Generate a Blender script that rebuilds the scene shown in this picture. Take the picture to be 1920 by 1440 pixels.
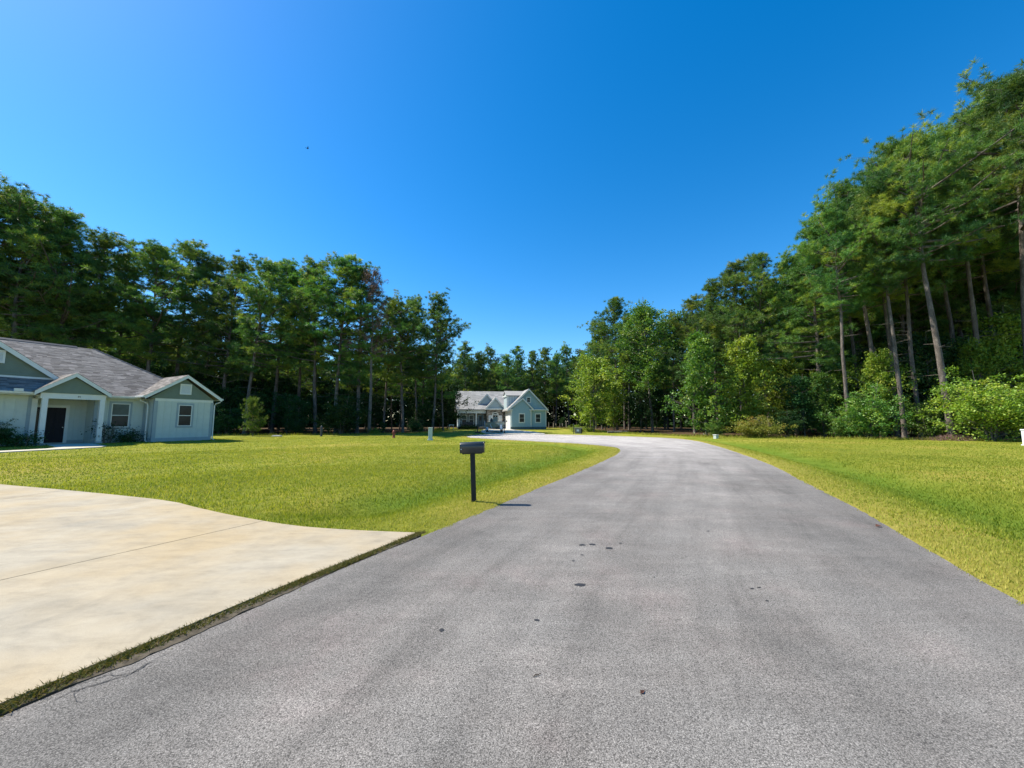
import bpy, bmesh, math, random
import numpy as np
from mathutils import Vector, Matrix
from mathutils.geometry import delaunay_2d_cdt, tessellate_polygon

for o in list(bpy.data.objects):
    bpy.data.objects.remove(o, do_unlink=True)
S = bpy.context.scene
COL = S.collection
R = math.radians
PI = math.pi
random.seed(7)

# ------------------------------------------------------------------ camera, sky, sun, exposure
CAM_Z = 1.6
cam_d = bpy.data.cameras.new('camera')
cam_d.sensor_fit = 'HORIZONTAL'
cam_d.sensor_width = 36.0
cam_d.lens = 13.5
cam_d.clip_end = 2000
cam = bpy.data.objects.new('camera', cam_d)
COL.objects.link(cam)
cam.location = (0, 0, CAM_Z)
cam.rotation_euler = (PI / 2 + math.atan(72 / 720), 0, 0)
S.camera = cam

SUN_EL = R(52)
SUN_AZ = R(170)             # direction to the sun, anticlockwise from +x
w = bpy.data.worlds.new('World')
S.world = w
w.use_nodes = True
nt = w.node_tree
nt.nodes.clear()
wo = nt.nodes.new('ShaderNodeOutputWorld')
bg = nt.nodes.new('ShaderNodeBackground')
sky = nt.nodes.new('ShaderNodeTexSky')
sky.sky_type = 'NISHITA'
sky.sun_disc = False
sky.sun_elevation = SUN_EL
sky.sun_rotation = PI / 2 - SUN_AZ
sky.air_density = 1.0
sky.dust_density = 0.3
sky.ozone_density = 3.0
hsv = nt.nodes.new('ShaderNodeHueSaturation')
hsv.inputs['Saturation'].default_value = 1.42
hsv.inputs['Hue'].default_value = 0.499
hsv.inputs['Value'].default_value = 1.06
bg.inputs['Strength'].default_value = 0.12
nt.links.new(sky.outputs[0], hsv.inputs['Color'])
nt.links.new(hsv.outputs[0], bg.inputs['Color'])
nt.links.new(bg.outputs[0], wo.inputs['Surface'])

sd = bpy.data.lights.new('sun', 'SUN')
sd.energy = 5.0
sd.angle = R(0.53)
sd.color = (1.0, 0.93, 0.80)
sun = bpy.data.objects.new('sun', sd)
COL.objects.link(sun)
SUN = Vector((math.cos(SUN_EL) * math.cos(SUN_AZ), math.cos(SUN_EL) * math.sin(SUN_AZ), math.sin(SUN_EL)))
sun.rotation_euler = SUN.to_track_quat('Z', 'Y').to_euler()
sun.location = (-20, 0, 40)

S.view_settings.view_transform = 'Standard'
S.view_settings.look = 'None'
S.view_settings.gamma = 1
S.view_settings.exposure = 0.8
S.view_settings.use_curve_mapping = False
S.render.engine = 'CYCLES'
S.cycles.max_bounces = 6
S.cycles.diffuse_bounces = 3
S.cycles.glossy_bounces = 2
S.cycles.transmission_bounces = 4
S.cycles.transparent_max_bounces = 4


# ------------------------------------------------------------------ materials
class NM:
    def __init__(s, name):
        s.m = bpy.data.materials.new(name)
        s.m.use_nodes = True
        s.t = s.m.node_tree
        s.t.nodes.clear()
        s.out = s.t.nodes.new('ShaderNodeOutputMaterial')
        s._co = None

    def n(s, typ, **kw):
        nd = s.t.nodes.new('ShaderNode' + typ)
        for k, v in kw.items():
            setattr(nd, k, v)
        return nd

    def l(s, a, b):
        s.t.links.new(a, b)

    def put(s, sock, v):
        if isinstance(v, bpy.types.NodeSocket):
            s.l(v, sock)
        elif isinstance(v, (tuple, list)) and len(v) == 3 and sock.type == 'RGBA':
            sock.default_value = (*v, 1)
        else:
            sock.default_value = v

    def obj(s):
        if s._co is None:
            s._co = s.n('TexCoord').outputs['Object']
        return s._co

    def mapped(s, scale=(1, 1, 1), rot=(0, 0, 0), loc=(0, 0, 0), src=None):
        mp = s.n('Mapping')
        mp.inputs['Scale'].default_value = scale
        mp.inputs['Rotation'].default_value = rot
        mp.inputs['Location'].default_value = loc
        s.l(src or s.obj(), mp.inputs['Vector'])
        return mp.outputs[0]

    def noise(s, scale, detail=3, rough=0.55, vec=None, dist=0.0):
        nd = s.n('TexNoise')
        nd.inputs['Scale'].default_value = scale
        nd.inputs['Detail'].default_value = detail
        nd.inputs['Roughness'].default_value = rough
        nd.inputs['Distortion'].default_value = dist
        s.l(vec or s.obj(), nd.inputs['Vector'])
        return nd.outputs[0]

    def voro(s, scale, vec=None, feature='F1', out='Distance'):
        nd = s.n('TexVoronoi', feature=feature)
        nd.inputs['Scale'].default_value = scale
        s.l(vec or s.obj(), nd.inputs['Vector'])
        return nd.outputs[out]

    def ramp(s, fac, stops):
        nd = s.n('ValToRGB')
        e = nd.color_ramp.elements
        while len(e) < len(stops):
            e.new(0.5)
        for el, (p, c) in zip(e, stops):
            el.position = p
            el.color = (*c, 1) if isinstance(c, tuple) else (c, c, c, 1)
        s.l(fac, nd.inputs[0])
        return nd.outputs[0]

    def mix(s, fac, a, b, mode='MIX'):
        nd = s.n('Mix', data_type='RGBA', blend_type=mode)
        s.put(nd.inputs[0], fac)
        s.put(nd.inputs[6], a)
        s.put(nd.inputs[7], b)
        return nd.outputs[2]

    def math(s, op, a, b=0.0, c=0.0):
        nd = s.n('Math', operation=op)
        s.put(nd.inputs[0], a)
        s.put(nd.inputs[1], b)
        s.put(nd.inputs[2], c)
        return nd.outputs[0]

    def attr(s, name):
        return s.n('Attribute', attribute_name=name).outputs['Fac']

    def rnd(s):
        return s.n('ObjectInfo').outputs['Random']

    def bump(s, h, strength=0.3, dist=0.02):
        nd = s.n('Bump')
        nd.inputs['Strength'].default_value = strength
        nd.inputs['Distance'].default_value = dist
        s.l(h, nd.inputs['Height'])
        return nd.outputs[0]

    def bsdf(s, col, rough=0.7, spec=0.3, metal=0.0, normal=None):
        b = s.n('BsdfPrincipled')
        s.put(b.inputs['Base Color'], col)
        s.put(b.inputs['Roughness'], rough)
        s.put(b.inputs['Specular IOR Level'], spec)
        s.put(b.inputs['Metallic'], metal)
        if normal is not None:
            s.l(normal, b.inputs['Normal'])
        return b

    def done(s, b):
        s.l(b.outputs[0], s.out.inputs['Surface'])
        return s.m


def plain(name, col, rough=0.6, spec=0.3, metal=0.0, var=0.12, scale=3.0, bump=0.0):
    k = NM(name)
    f = k.noise(scale, 5, 0.6)
    lo = tuple(c * (1 - var) for c in col)
    hi = tuple(min(1, c * (1 + var)) for c in col)
    c = k.ramp(f, [(0.3, lo), (0.7, hi)])
    nrm = k.bump(k.noise(scale * 20, 3), bump, 0.01) if bump else None
    return k.done(k.bsdf(c, rough, spec, metal, nrm))


def foliage(name, a, b, c, transl=0.3, rough=0.5, spec=0.25, objvar=0.25):
    k = NM(name)
    base = k.ramp(k.attr('tint'), [(0.0, a), (0.55, b), (1.0, c)])
    r = k.rnd()
    v = k.math('MULTIPLY_ADD', r, objvar * 2, 1 - objvar * 0.8)
    hs = k.n('HueSaturation')
    k.l(base, hs.inputs['Color'])
    k.l(v, hs.inputs['Value'])
    k.l(k.math('MULTIPLY_ADD', r, 0.03, 0.49), hs.inputs['Hue'])
    p = k.bsdf(hs.outputs[0], rough, spec)
    t = k.n('BsdfTranslucent')
    k.l(k.mix(1.0, hs.outputs[0], (1.25, 1.2, 0.5), 'MULTIPLY'), t.inputs['Color'])
    mx = k.n('MixShader')
    mx.inputs[0].default_value = transl
    k.l(p.outputs[0], mx.inputs[1])
    k.l(t.outputs[0], mx.inputs[2])
    k.l(mx.outputs[0], k.out.inputs['Surface'])
    return k.m


def mat_asphalt():
    k = NM('asphalt')
    fine = k.voro(165, out='Color')
    fg = k.math('MULTIPLY', k.n('SeparateColor').outputs[0], 1.0)
    sep = k.n('SeparateColor')
    k.l(fine, sep.inputs[0])
    peb = k.ramp(k.voro(165), [(0.12, 1.08), (0.42, 0.98), (0.62, 0.62), (0.8, 0.36)])
    grain = k.ramp(sep.outputs[0], [(0.0, 0.68), (0.3, 0.9), (0.72, 1.07), (0.93, 1.25), (1.0, 1.6)])
    grain = k.mix(1.0, grain, peb, 'MULTIPLY')
    grain = k.mix(1.0, grain, (1.18, 1.18, 1.18), 'MULTIPLY')
    med = k.ramp(k.noise(88, 4, 0.8), [(0.32, 0.6), (0.5, 1.0), (0.70, 1.32)])
    big = k.ramp(k.noise(0.55, 6, 0.68), [(0.28, 0.74), (0.5, 1.0), (0.72, 1.22)])
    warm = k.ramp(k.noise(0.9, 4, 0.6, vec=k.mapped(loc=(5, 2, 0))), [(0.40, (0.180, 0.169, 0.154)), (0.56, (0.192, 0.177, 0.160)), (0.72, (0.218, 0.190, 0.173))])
    # the far pavement is paler, with sun glare painted into its colour
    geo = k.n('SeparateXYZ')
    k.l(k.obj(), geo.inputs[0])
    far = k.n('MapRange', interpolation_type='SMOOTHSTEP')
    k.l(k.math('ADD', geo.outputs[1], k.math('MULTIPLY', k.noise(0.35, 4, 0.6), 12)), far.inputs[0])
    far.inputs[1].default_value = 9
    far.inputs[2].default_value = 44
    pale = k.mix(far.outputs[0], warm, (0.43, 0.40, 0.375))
    # wear that follows the lane: 'across' runs 0..1 from the left to the right edge
    ac = k.attr('across')
    al = k.attr('along')
    cmb = k.n('CombineXYZ')
    k.l(ac, cmb.inputs[0])
    k.l(k.math('MULTIPLY', al, 0.012), cmb.inputs[1])
    arcs = k.ramp(k.noise(11.0, 5, 0.75, vec=cmb.outputs[0]), [(0.30, 0.70), (0.46, 0.98), (0.60, 1.10), (0.75, 1.25)])
    lane = k.ramp(ac, [(0.0, 0.92), (0.05, 0.80), (0.16, 0.98), (0.30, 1.10), (0.48, 1.0), (0.62, 1.12), (0.80, 1.0), (0.95, 0.85), (1.0, 0.98)])
    arcs = k.mix(1.0, arcs, lane, 'MULTIPLY')
    # scuffs across the lane and pale worn streaks
    scuff = k.ramp(k.noise(2.2, 5, 0.7, vec=k.mapped(scale=(0.4, 2.2, 1), rot=(0, 0, 0.12))), [(0.36, 0.86), (0.52, 1.0), (0.66, 1.32), (0.8, 1.6)])
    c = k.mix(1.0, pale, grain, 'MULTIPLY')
    c = k.mix(1.0, c, med, 'MULTIPLY')
    c = k.mix(1.0, c, big, 'MULTIPLY')
    c = k.mix(0.8, c, arcs, 'MULTIPLY')
    c = k.mix(0.38, c, scuff, 'MULTIPLY')
    nrm = k.bump(k.math('ADD', sep.outputs[0], k.noise(150, 2)), 0.55, 0.004)
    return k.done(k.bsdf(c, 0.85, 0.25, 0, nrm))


def mat_concrete(name='concrete', base=(0.345, 0.305, 0.232), dark=(0.265, 0.24, 0.19)):
    k = NM(name)
    st = k.noise(0.9, 7, 0.72, dist=0.8)
    c = k.ramp(st, [(0.28, dark), (0.47, base), (0.72, tuple(x * 1.16 for x in base))])
    warm = k.noise(0.42, 4, 0.55, vec=k.mapped(loc=(1.5, 0.5, 0)))
    c = k.mix(k.ramp(warm, [(0.40, 0.0), (0.62, 0.75)]), c, tuple(x * y for x, y in zip(base, (1.08, 0.93, 0.68))))
    streak = k.noise(3.2, 7, 0.78, vec=k.mapped(scale=(0.55, 1.7, 1), rot=(0, 0, -1.0)))
    c = k.mix(0.75, c, k.ramp(streak, [(0.30, 0.74), (0.5, 1.0), (0.72, 1.12)]), 'MULTIPLY')
    mould = k.noise(0.75, 7, 0.74, vec=k.mapped(loc=(3, 9, 0)))
    c = k.mix(k.ramp(mould, [(0.50, 0.0), (0.68, 0.40)]), c, tuple(x * 0.58 for x in base))
    c = k.mix(0.35, c, k.ramp(k.noise(160, 2), [(0.3, 0.75), (0.7, 1.2)]), 'MULTIPLY')
    nrm = k.bump(k.noise(90, 4, 0.7), 0.22, 0.004)
    return k.done(k.bsdf(c, 0.85, 0.2, 0, nrm))


def mat_lawn():
    k = NM('lawn_turf')
    big = k.noise(0.14, 5, 0.62)
    c = k.ramp(big, [(0.34, (0.165, 0.195, 0.02)), (0.5, (0.25, 0.262, 0.032)), (0.66, (0.35, 0.30, 0.058))])
    mid = k.noise(1.1, 6, 0.75, vec=k.mapped(scale=(1.0, 1.0, 1)))
    c = k.mix(0.75, c, k.ramp(mid, [(0.3, (0.62, 0.80, 0.55)), (0.5, (1, 1, 1)), (0.72, (1.28, 1.14, 1.1))]), 'MULTIPLY')
    fine = k.noise(9, 5, 0.8)
    c = k.mix(0.85, c, k.ramp(fine, [(0.3, 0.72), (0.5, 1.0), (0.7, 1.22)]), 'MULTIPLY')
    blade = k.noise(45, 3, 0.8)
    c = k.mix(0.7, c, k.ramp(blade, [(0.3, 0.65), (0.55, 1.0), (0.75, 1.35)]), 'MULTIPLY')
    mow = k.noise(1.0, 3, 0.6, vec=k.mapped(scale=(1.9, 0.05, 1), rot=(0, 0, -0.62)))
    c = k.mix(0.6, c, k.ramp(mow, [(0.38, 0.84), (0.62, 1.12)]), 'MULTIPLY')
    dead = k.noise(0.7, 6, 0.7, vec=k.mapped(loc=(11, 3, 0)))
    c = k.mix(k.ramp(dead, [(0.58, 0.0), (0.76, 0.55)]), c, (0.36, 0.30, 0.10))
    # greener growth where the ditch holds water
    c = k.mix(k.math('MULTIPLY', k.attr('wet'), 0.85), c, (0.11, 0.19, 0.016))
    c = k.mix(k.math('MULTIPLY', k.attr('dry'), 0.6), c, (0.34, 0.28, 0.06))
    nrm = k.bump(k.math('ADD', fine, k.math('MULTIPLY', blade, 0.6)), 0.9, 0.06)
    return k.done(k.bsdf(c, 0.9, 0.1, 0, nrm))


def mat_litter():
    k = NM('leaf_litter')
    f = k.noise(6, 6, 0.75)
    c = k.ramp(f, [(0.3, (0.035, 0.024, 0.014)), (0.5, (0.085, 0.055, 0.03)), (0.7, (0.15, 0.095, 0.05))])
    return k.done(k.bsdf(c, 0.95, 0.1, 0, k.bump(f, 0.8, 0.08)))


def mat_bark(name, a, b, c):
    k = NM(name)
    v = k.voro(5.5, vec=k.mapped(scale=(2.4, 2.4, 0.9)), feature='DISTANCE_TO_EDGE')
    n1 = k.noise(2.4, 5, 0.7, vec=k.mapped(scale=(2, 2, 0.6)))
    col = k.ramp(n1, [(0.3, a), (0.52, b), (0.74, c)])
    col = k.mix(k.ramp(v, [(0.0, 0.55), (0.10, 0.0)]), col, tuple(x * 0.35 for x in a))
    return k.done(k.bsdf(col, 0.9, 0.15, 0, k.bump(v, 0.8, 0.04)))


def mat_shingle(name, a, b, c):
    k = NM(name)
    t = k.attr('tint')
    col = k.ramp(t, [(0.0, a), (0.5, b), (1.0, c)])
    col = k.mix(0.5, col, k.ramp(k.noise(55, 3, 0.7), [(0.3, 0.65), (0.7, 1.35)]), 'MULTIPLY')
    col = k.mix(0.6, col, k.ramp(k.noise(0.8, 4, 0.6), [(0.3, 0.82), (0.7, 1.18)]), 'MULTIPLY')
    return k.done(k.bsdf(col, 0.92, 0.15, 0, k.bump(k.noise(120, 2), 0.3, 0.004)))


def mat_stone():
    k = NM('stone_veneer')
    vec = k.mapped(scale=(2.0, 2.0, 4.2))
    cell = k.n('SeparateColor')
    k.l(k.voro(1.3, vec=vec, out='Color'), cell.inputs[0])
    e = k.voro(1.3, vec=vec, feature='DISTANCE_TO_EDGE')
    c = k.ramp(cell.outputs[0], [(0.0, (0.10, 0.09, 0.075)), (0.5, (0.22, 0.20, 0.17)), (1.0, (0.36, 0.33, 0.28))])
    c = k.mix(k.ramp(e, [(0.0, 1.0), (0.07, 0.0)]), c, (0.13, 0.12, 0.11))
    return k.done(k.bsdf(c, 0.9, 0.2, 0, k.bump(e, 0.6, 0.03)))


def mat_glass(name, col=(0.02, 0.03, 0.035)):
    k = NM(name)
    c = k.ramp(k.noise(0.8, 3), [(0.35, tuple(x * 0.6 for x in col)), (0.65, tuple(x * 1.5 for x in col))])
    return k.done(k.bsdf(c, 0.10, 0.12))


M = dict(
    asphalt=mat_asphalt(), concrete=mat_concrete(),
    path_concrete=mat_concrete('pale_concrete', (0.52, 0.50, 0.44), (0.40, 0.38, 0.33)),
    lawn=mat_lawn(), litter=mat_litter(),
    soil=plain('soil', (0.085, 0.072, 0.052), 0.95, 0.1, var=0.5, scale=14, bump=0.5),
    pine_bark=mat_bark('pine_bark', (0.065, 0.054, 0.046), (0.14, 0.119, 0.103), (0.27, 0.232, 0.20)),
    smooth_bark=mat_bark('smooth_bark', (0.09, 0.08, 0.065), (0.16, 0.145, 0.125), (0.25, 0.225, 0.195)),
    needles=foliage('pine_needles', (0.040, 0.110, 0.038), (0.110, 0.215, 0.045), (0.32, 0.37, 0.055), 0.34, 0.5, 0.3),
    needles_bright=foliage('young_pine_needles', (0.07, 0.13, 0.02), (0.13, 0.18, 0.03), (0.22, 0.25, 0.05), 0.35),
    dead_needles=foliage('dead_needles', (0.10, 0.06, 0.05), (0.19, 0.115, 0.095), (0.30, 0.20, 0.17), 0.2),
    leaves=foliage('broad_leaves', (0.045, 0.12, 0.02), (0.11, 0.215, 0.035), (0.26, 0.34, 0.07), 0.38, 0.42, 0.35),
    leaves_bright=foliage('yellow_green_leaves', (0.10, 0.18, 0.02), (0.23, 0.33, 0.04), (0.42, 0.46, 0.09), 0.38, 0.45, 0.3),
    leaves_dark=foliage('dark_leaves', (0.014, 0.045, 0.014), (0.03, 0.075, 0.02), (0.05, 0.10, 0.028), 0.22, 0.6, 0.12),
    leaves_red=foliage('turning_leaves', (0.12, 0.17, 0.025), (0.26, 0.29, 0.05), (0.36, 0.27, 0.08), 0.35),
    grass=foliage('grass_blades', (0.14, 0.19, 0.018), (0.285, 0.31, 0.034), (0.45, 0.385, 0.10), 0.42, 0.6, 0.15, 0.0),
    weeds=foliage('weed_blades', (0.05, 0.07, 0.015), (0.13, 0.13, 0.03), (0.24, 0.17, 0.08), 0.25, 0.6, 0.15, 0.0),
    white_paint=plain('white_paint', (0.60, 0.64, 0.61), 0.45, 0.4, var=0.05),
    panel_wall=plain('pale_board_siding', (0.47, 0.54, 0.50), 0.6, 0.3, var=0.05),
    grey_trim=plain('blue_grey_trim', (0.27, 0.34, 0.36), 0.55, 0.3, var=0.06),
    sage_siding=plain('sage_siding', (0.15, 0.195, 0.15), 0.6, 0.3, var=0.08),
    shingle=mat_shingle('grey_brown_shingles', (0.125, 0.114, 0.105), (0.195, 0.18, 0.166), (0.29, 0.266, 0.246)),
    shingle_pale=mat_shingle('pale_grey_shingles', (0.24, 0.24, 0.235), (0.31, 0.305, 0.295), (0.38, 0.37, 0.36)),
    dark_door=plain('dark_door_paint', (0.012, 0.012, 0.018), 0.5, 0.12, var=0.2),
    glass=mat_glass('window_glass'), glass_teal=mat_glass('window_blind_glass', (0.06, 0.10, 0.10)),
    black_metal=plain('black_metal', (0.022, 0.026, 0.026), 0.24, 0.6, 0.0, 0.25, 6),
    black_wood=plain('black_painted_wood', (0.018, 0.019, 0.02), 0.6, 0.3, 0.0, 0.3, 8, 0.3),
    dark_grey=plain('dark_grey_plastic', (0.05, 0.052, 0.055), 0.5, 0.4),
    teal_siding=plain('teal_lap_siding', (0.26, 0.395, 0.435), 0.6, 0.3, var=0.05),
    teal_pale=plain('pale_blue_siding', (0.36, 0.44, 0.46), 0.6, 0.3, var=0.05),
    foundation=plain('foundation_block', (0.10, 0.14, 0.15), 0.9, 0.15, var=0.2),
    stone=mat_stone(), brick=plain('red_brick', (0.28, 0.16, 0.11), 0.9, 0.15, var=0.35, scale=18),
    teal_door=plain('teal_door_paint', (0.03, 0.085, 0.11), 0.4, 0.4, var=0.1),
    boat_paint=plain('olive_boat_paint', (0.40, 0.375, 0.28), 0.5, 0.35, var=0.15),
    boat_inside=plain('boat_inside_paint', (0.26, 0.25, 0.19), 0.6, 0.3, var=0.2),
    rubber=plain('tyre_rubber', (0.018, 0.018, 0.018), 0.9, 0.2, var=0.2),
    galv=plain('galvanised_steel', (0.42, 0.43, 0.44), 0.4, 0.5, 0.5, 0.1),
    hydrant=plain('faded_red_paint', (0.24, 0.06, 0.045), 0.55, 0.3, var=0.25),
    pedestal=plain('pale_green_plastic', (0.47, 0.52, 0.45), 0.5, 0.35, var=0.08),
    white_plastic=plain('white_plastic', (0.70, 0.71, 0.72), 0.4, 0.4, var=0.06),
    weathered=plain('weathered_wood', (0.22, 0.20, 0.17), 0.9, 0.15, var=0.3, scale=9),
    oil=plain('oil_stain', (0.030, 0.029, 0.029), 0.6, 0.35, var=0.5, scale=30),
    scrape=plain('pale_scrape', (0.33, 0.31, 0.30), 0.9, 0.15, var=0.3, scale=30),
    twig=plain('twig_bark', (0.06, 0.045, 0.035), 0.9, 0.1, var=0.3),
    dry_leaf=plain('dry_leaf', (0.09, 0.04, 0.028), 0.8, 0.2, var=0.4, scale=40),
    bird=plain('bird_plumage', (0.03, 0.03, 0.035), 0.8, 0.2),
)


# ------------------------------------------------------------------ builders
def unit(v):
    return v / np.maximum(np.linalg.norm(v, axis=-1, keepdims=True), 1e-9)


def tag(o, label=None, cat=None, group=None, kind=None):
    if label:
        o['label'] = label
    if cat:
        o['category'] = cat
    if group:
        o['group'] = group
    if kind:
        o['kind'] = kind
    return o


def link(name, mesh, parent=None, loc=(0, 0, 0), rot=(0, 0, 0)):
    o = bpy.data.objects.new(name, mesh)
    COL.objects.link(o)
    o.location = loc
    o.rotation_euler = rot
    if parent is not None:
        o.parent = parent
    return o


def empty(name, loc=(0, 0, 0), rz=0.0, label=None, cat=None, group=None):
    o = link(name, None, None, loc, (0, 0, rz))
    o.empty_display_size = 0.2
    return tag(o, label, cat, group)


def np_mesh(name, V, F, mat, tint=None, smooth=False, attrs=None):
    """V (n,3); F (m,k) with constant k"""
    V = np.asarray(V, dtype=np.float32)
    F = np.asarray(F, dtype=np.int32)
    me = bpy.data.meshes.new(name)
    k = F.shape[1]
    me.vertices.add(len(V))
    me.vertices.foreach_set('co', V.ravel())
    me.loops.add(F.size)
    me.loops.foreach_set('vertex_index', F.ravel())
    me.polygons.add(len(F))
    me.polygons.foreach_set('loop_start', np.arange(len(F), dtype=np.int32) * k)
    me.polygons.foreach_set('loop_total', np.full(len(F), k, dtype=np.int32))
    me.polygons.foreach_set('use_smooth', np.full(len(F), smooth, dtype=bool))
    me.update(calc_edges=True)
    a = dict(attrs or {})
    if tint is not None:
        a['tint'] = tint
    for kx, v in a.items():
        at = me.attributes.new(kx, 'FLOAT', 'POINT')
        at.data.foreach_set('value', np.asarray(v, dtype=np.float32).ravel())
    me.materials.append(mat)
    return me


class MB:
    """collects boxes, prisms and tubes; build() links them as one mesh object"""

    def __init__(s):
        s.v, s.f, s.t = [], [], []
        s.cur = 0.5

    def add(s, vs, fs):
        b = len(s.v)
        s.v += [tuple(v) for v in vs]
        s.f += [tuple(i + b for i in f) for f in fs]
        s.t += [s.cur] * len(vs)
        return s

    def box(s, x0, x1, y0, y1, z0, z1):
        return s.add([(x0, y0, z0), (x1, y0, z0), (x1, y1, z0), (x0, y1, z0), (x0, y0, z1), (x1, y0, z1), (x1, y1, z1), (x0, y1, z1)],
                     [(0, 3, 2, 1), (4, 5, 6, 7), (0, 1, 5, 4), (1, 2, 6, 5), (2, 3, 7, 6), (3, 0, 4, 7)])

    def prism_y(s, poly, y0, y1):
        """poly in (x,z), anticlockwise seen from -y, extruded along y"""
        n = len(poly)
        vs = [(x, y0, z) for x, z in poly] + [(x, y1, z) for x, z in poly]
        fs = [tuple(range(n)), tuple(range(2 * n - 1, n - 1, -1))]
        fs += [(i, i + n, (i + 1) % n + n, (i + 1) % n) for i in range(n)]
        return s.add(vs, fs)

    def prism_x(s, poly, x0, x1):
        """poly in (y,z)"""
        n = len(poly)
        vs = [(x0, y, z) for y, z in poly] + [(x1, y, z) for y, z in poly]
        fs = [tuple(range(n)), tuple(range(2 * n - 1, n - 1, -1))]
        fs += [(i, i + n, (i + 1) % n + n, (i + 1) % n) for i in range(n)]
        return s.add(vs, fs)

    def tube(s, pts, rad, n=8, cap=True):
        pts = [Vector(p) for p in pts]
        if not isinstance(rad, (list, tuple)):
            rad = [rad] * len(pts)
        vs = []
        for i, p in enumerate(pts):
            d = (pts[min(i + 1, len(pts) - 1)] - pts[max(i - 1, 0)]).normalized()
            a = d.cross(Vector((0, 0, 1)) if abs(d.z) < 0.9 else Vector((1, 0, 0))).normalized()
            b = d.cross(a)
            for j in range(n):
                t = 2 * PI * j / n
                vs.append(p + (a * math.cos(t) + b * math.sin(t)) * rad[i])
        fs = []
        for i in range(len(pts) - 1):
            for j in range(n):
                fs.append((i * n + j, i * n + (j + 1) % n, (i + 1) * n + (j + 1) % n, (i + 1) * n + j))
        if cap:
            fs.append(tuple(range(n - 1, -1, -1)))
            fs.append(tuple(range((len(pts) - 1) * n, len(pts) * n)))
        return s.add(vs, fs)

    def lathe(s, prof, n=14, c=(0, 0, 0)):
        vs = []
        for r, z in prof:
            for j in range(n):
                t = 2 * PI * j / n
                vs.append((c[0] + r * math.cos(t), c[1] + r * math.sin(t), c[2] + z))
        fs = []
        for i in range(len(prof) - 1):
            for j in range(n):
                fs.append((i * n + j, i * n + (j + 1) % n, (i + 1) * n + (j + 1) % n, (i + 1) * n + j))
        fs.append(tuple(range(n - 1, -1, -1)))
        fs.append(tuple(range((len(prof) - 1) * n, len(prof) * n)))
        return s.add(vs, fs)

    def mesh(s, name, mat, bevel=0.0, smooth=False):
        me = bpy.data.meshes.new(name)
        me.from_pydata(s.v, [], s.f)
        bm = bmesh.new()
        bm.from_mesh(me)
        bmesh.ops.recalc_face_normals(bm, faces=bm.faces)
        if bevel:
            ed = [e for e in bm.edges if len(e.link_faces) == 2 and e.calc_face_angle() > 0.6]
            bmesh.ops.bevel(bm, geom=ed, offset=bevel, segments=2, profile=0.5, affect='EDGES')
        bm.to_mesh(me)
        bm.free()
        if not bevel:
            at = me.attributes.new('tint', 'FLOAT', 'POINT')
            at.data.foreach_set('value', s.t)
        me.materials.append(mat)
        if smooth:
            for p in me.polygons:
                p.use_smooth = True
            try:
                me.set_sharp_from_angle(angle=R(40))
            except Exception:
                pass
        return me

    def build(s, name, mat, parent=None, bevel=0.0, smooth=False, loc=(0, 0, 0), rot=(0, 0, 0)):
        return link(name, s.mesh(name, mat, bevel, smooth), parent, loc, rot)


def BX(name, mat, parent, *a, bevel=0.0):
    return MB().box(*a).build(name, mat, parent, bevel)


# ------------------------------------------------------------------ ground plan
def spline(pts, step=0.5):
    """Catmull-Rom through 2D points"""
    P = [np.array(p, float) for p in pts]
    P = [2 * P[0] - P[1]] + P + [2 * P[-1] - P[-2]]
    out = []
    for i in range(1, len(P) - 2):
        n = max(2, int(np.linalg.norm(P[i + 1] - P[i]) / step))
        for j in range(n):
            t = j / n
            a, b, c, d = P[i - 1], P[i], P[i + 1], P[i + 2]
            out.append(0.5 * (2 * b + (c - a) * t + (2 * a - 5 * b + 4 * c - d) * t * t + (3 * b - a - 3 * c + d) * t ** 3))
    out.append(P[-2])
    return np.array(out)


ROAD_LEFT = [(-5.2, -7), (-4.1, -2.5), (-3.19, 0.9), (-2.83, 2.26), (-2.545, 2.78), (-2.39, 3.12), (-2.175, 3.68), (-1.89, 4.44), (-1.30, 5.65), (-0.82, 6.62), (-0.16, 7.97), (0.62, 9.6), (2.05, 12.5),
             (3.85, 16.4), (5.25, 19.6), (6.3, 22.7), (6.55, 25.0), (5.4, 28.4), (2.6, 32.0), (-0.7, 35.6), (-4.4, 40.5)]
ROAD_RIGHT = [(2.2, -7), (3.2, -1.5), (4.1, 2.4), (4.5, 3.55), (4.93, 4.45), (5.56, 5.67), (6.51, 7.52), (8.04, 10.93), (10.6, 16.8), (13.9, 26.6), (16.0, 34.5), (15.6, 41.0), (9.8, 48.6),
              (3.1, 53.0), (-0.5, 55.2)]
rl = spline(ROAD_LEFT, 0.45)
rr = spline(ROAD_RIGHT, 0.45)
end = spline([(-4.4, 40.5), (-5.2, 44.5), (-4.6, 49.5), (-2.6, 53.2), (-0.5, 55.2)], 0.6)[1:-1]
_rng = np.random.RandomState(3)


def ragged(poly, amp):
    j = np.cumsum(_rng.randn(len(poly), 2) * amp, axis=0)
    j -= np.linspace(0, 1, len(poly))[:, None] * j[-1]
    return poly + np.clip(j * 0.6, -0.05, 0.05) + _rng.randn(len(poly), 2) * amp * 0.4


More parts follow.
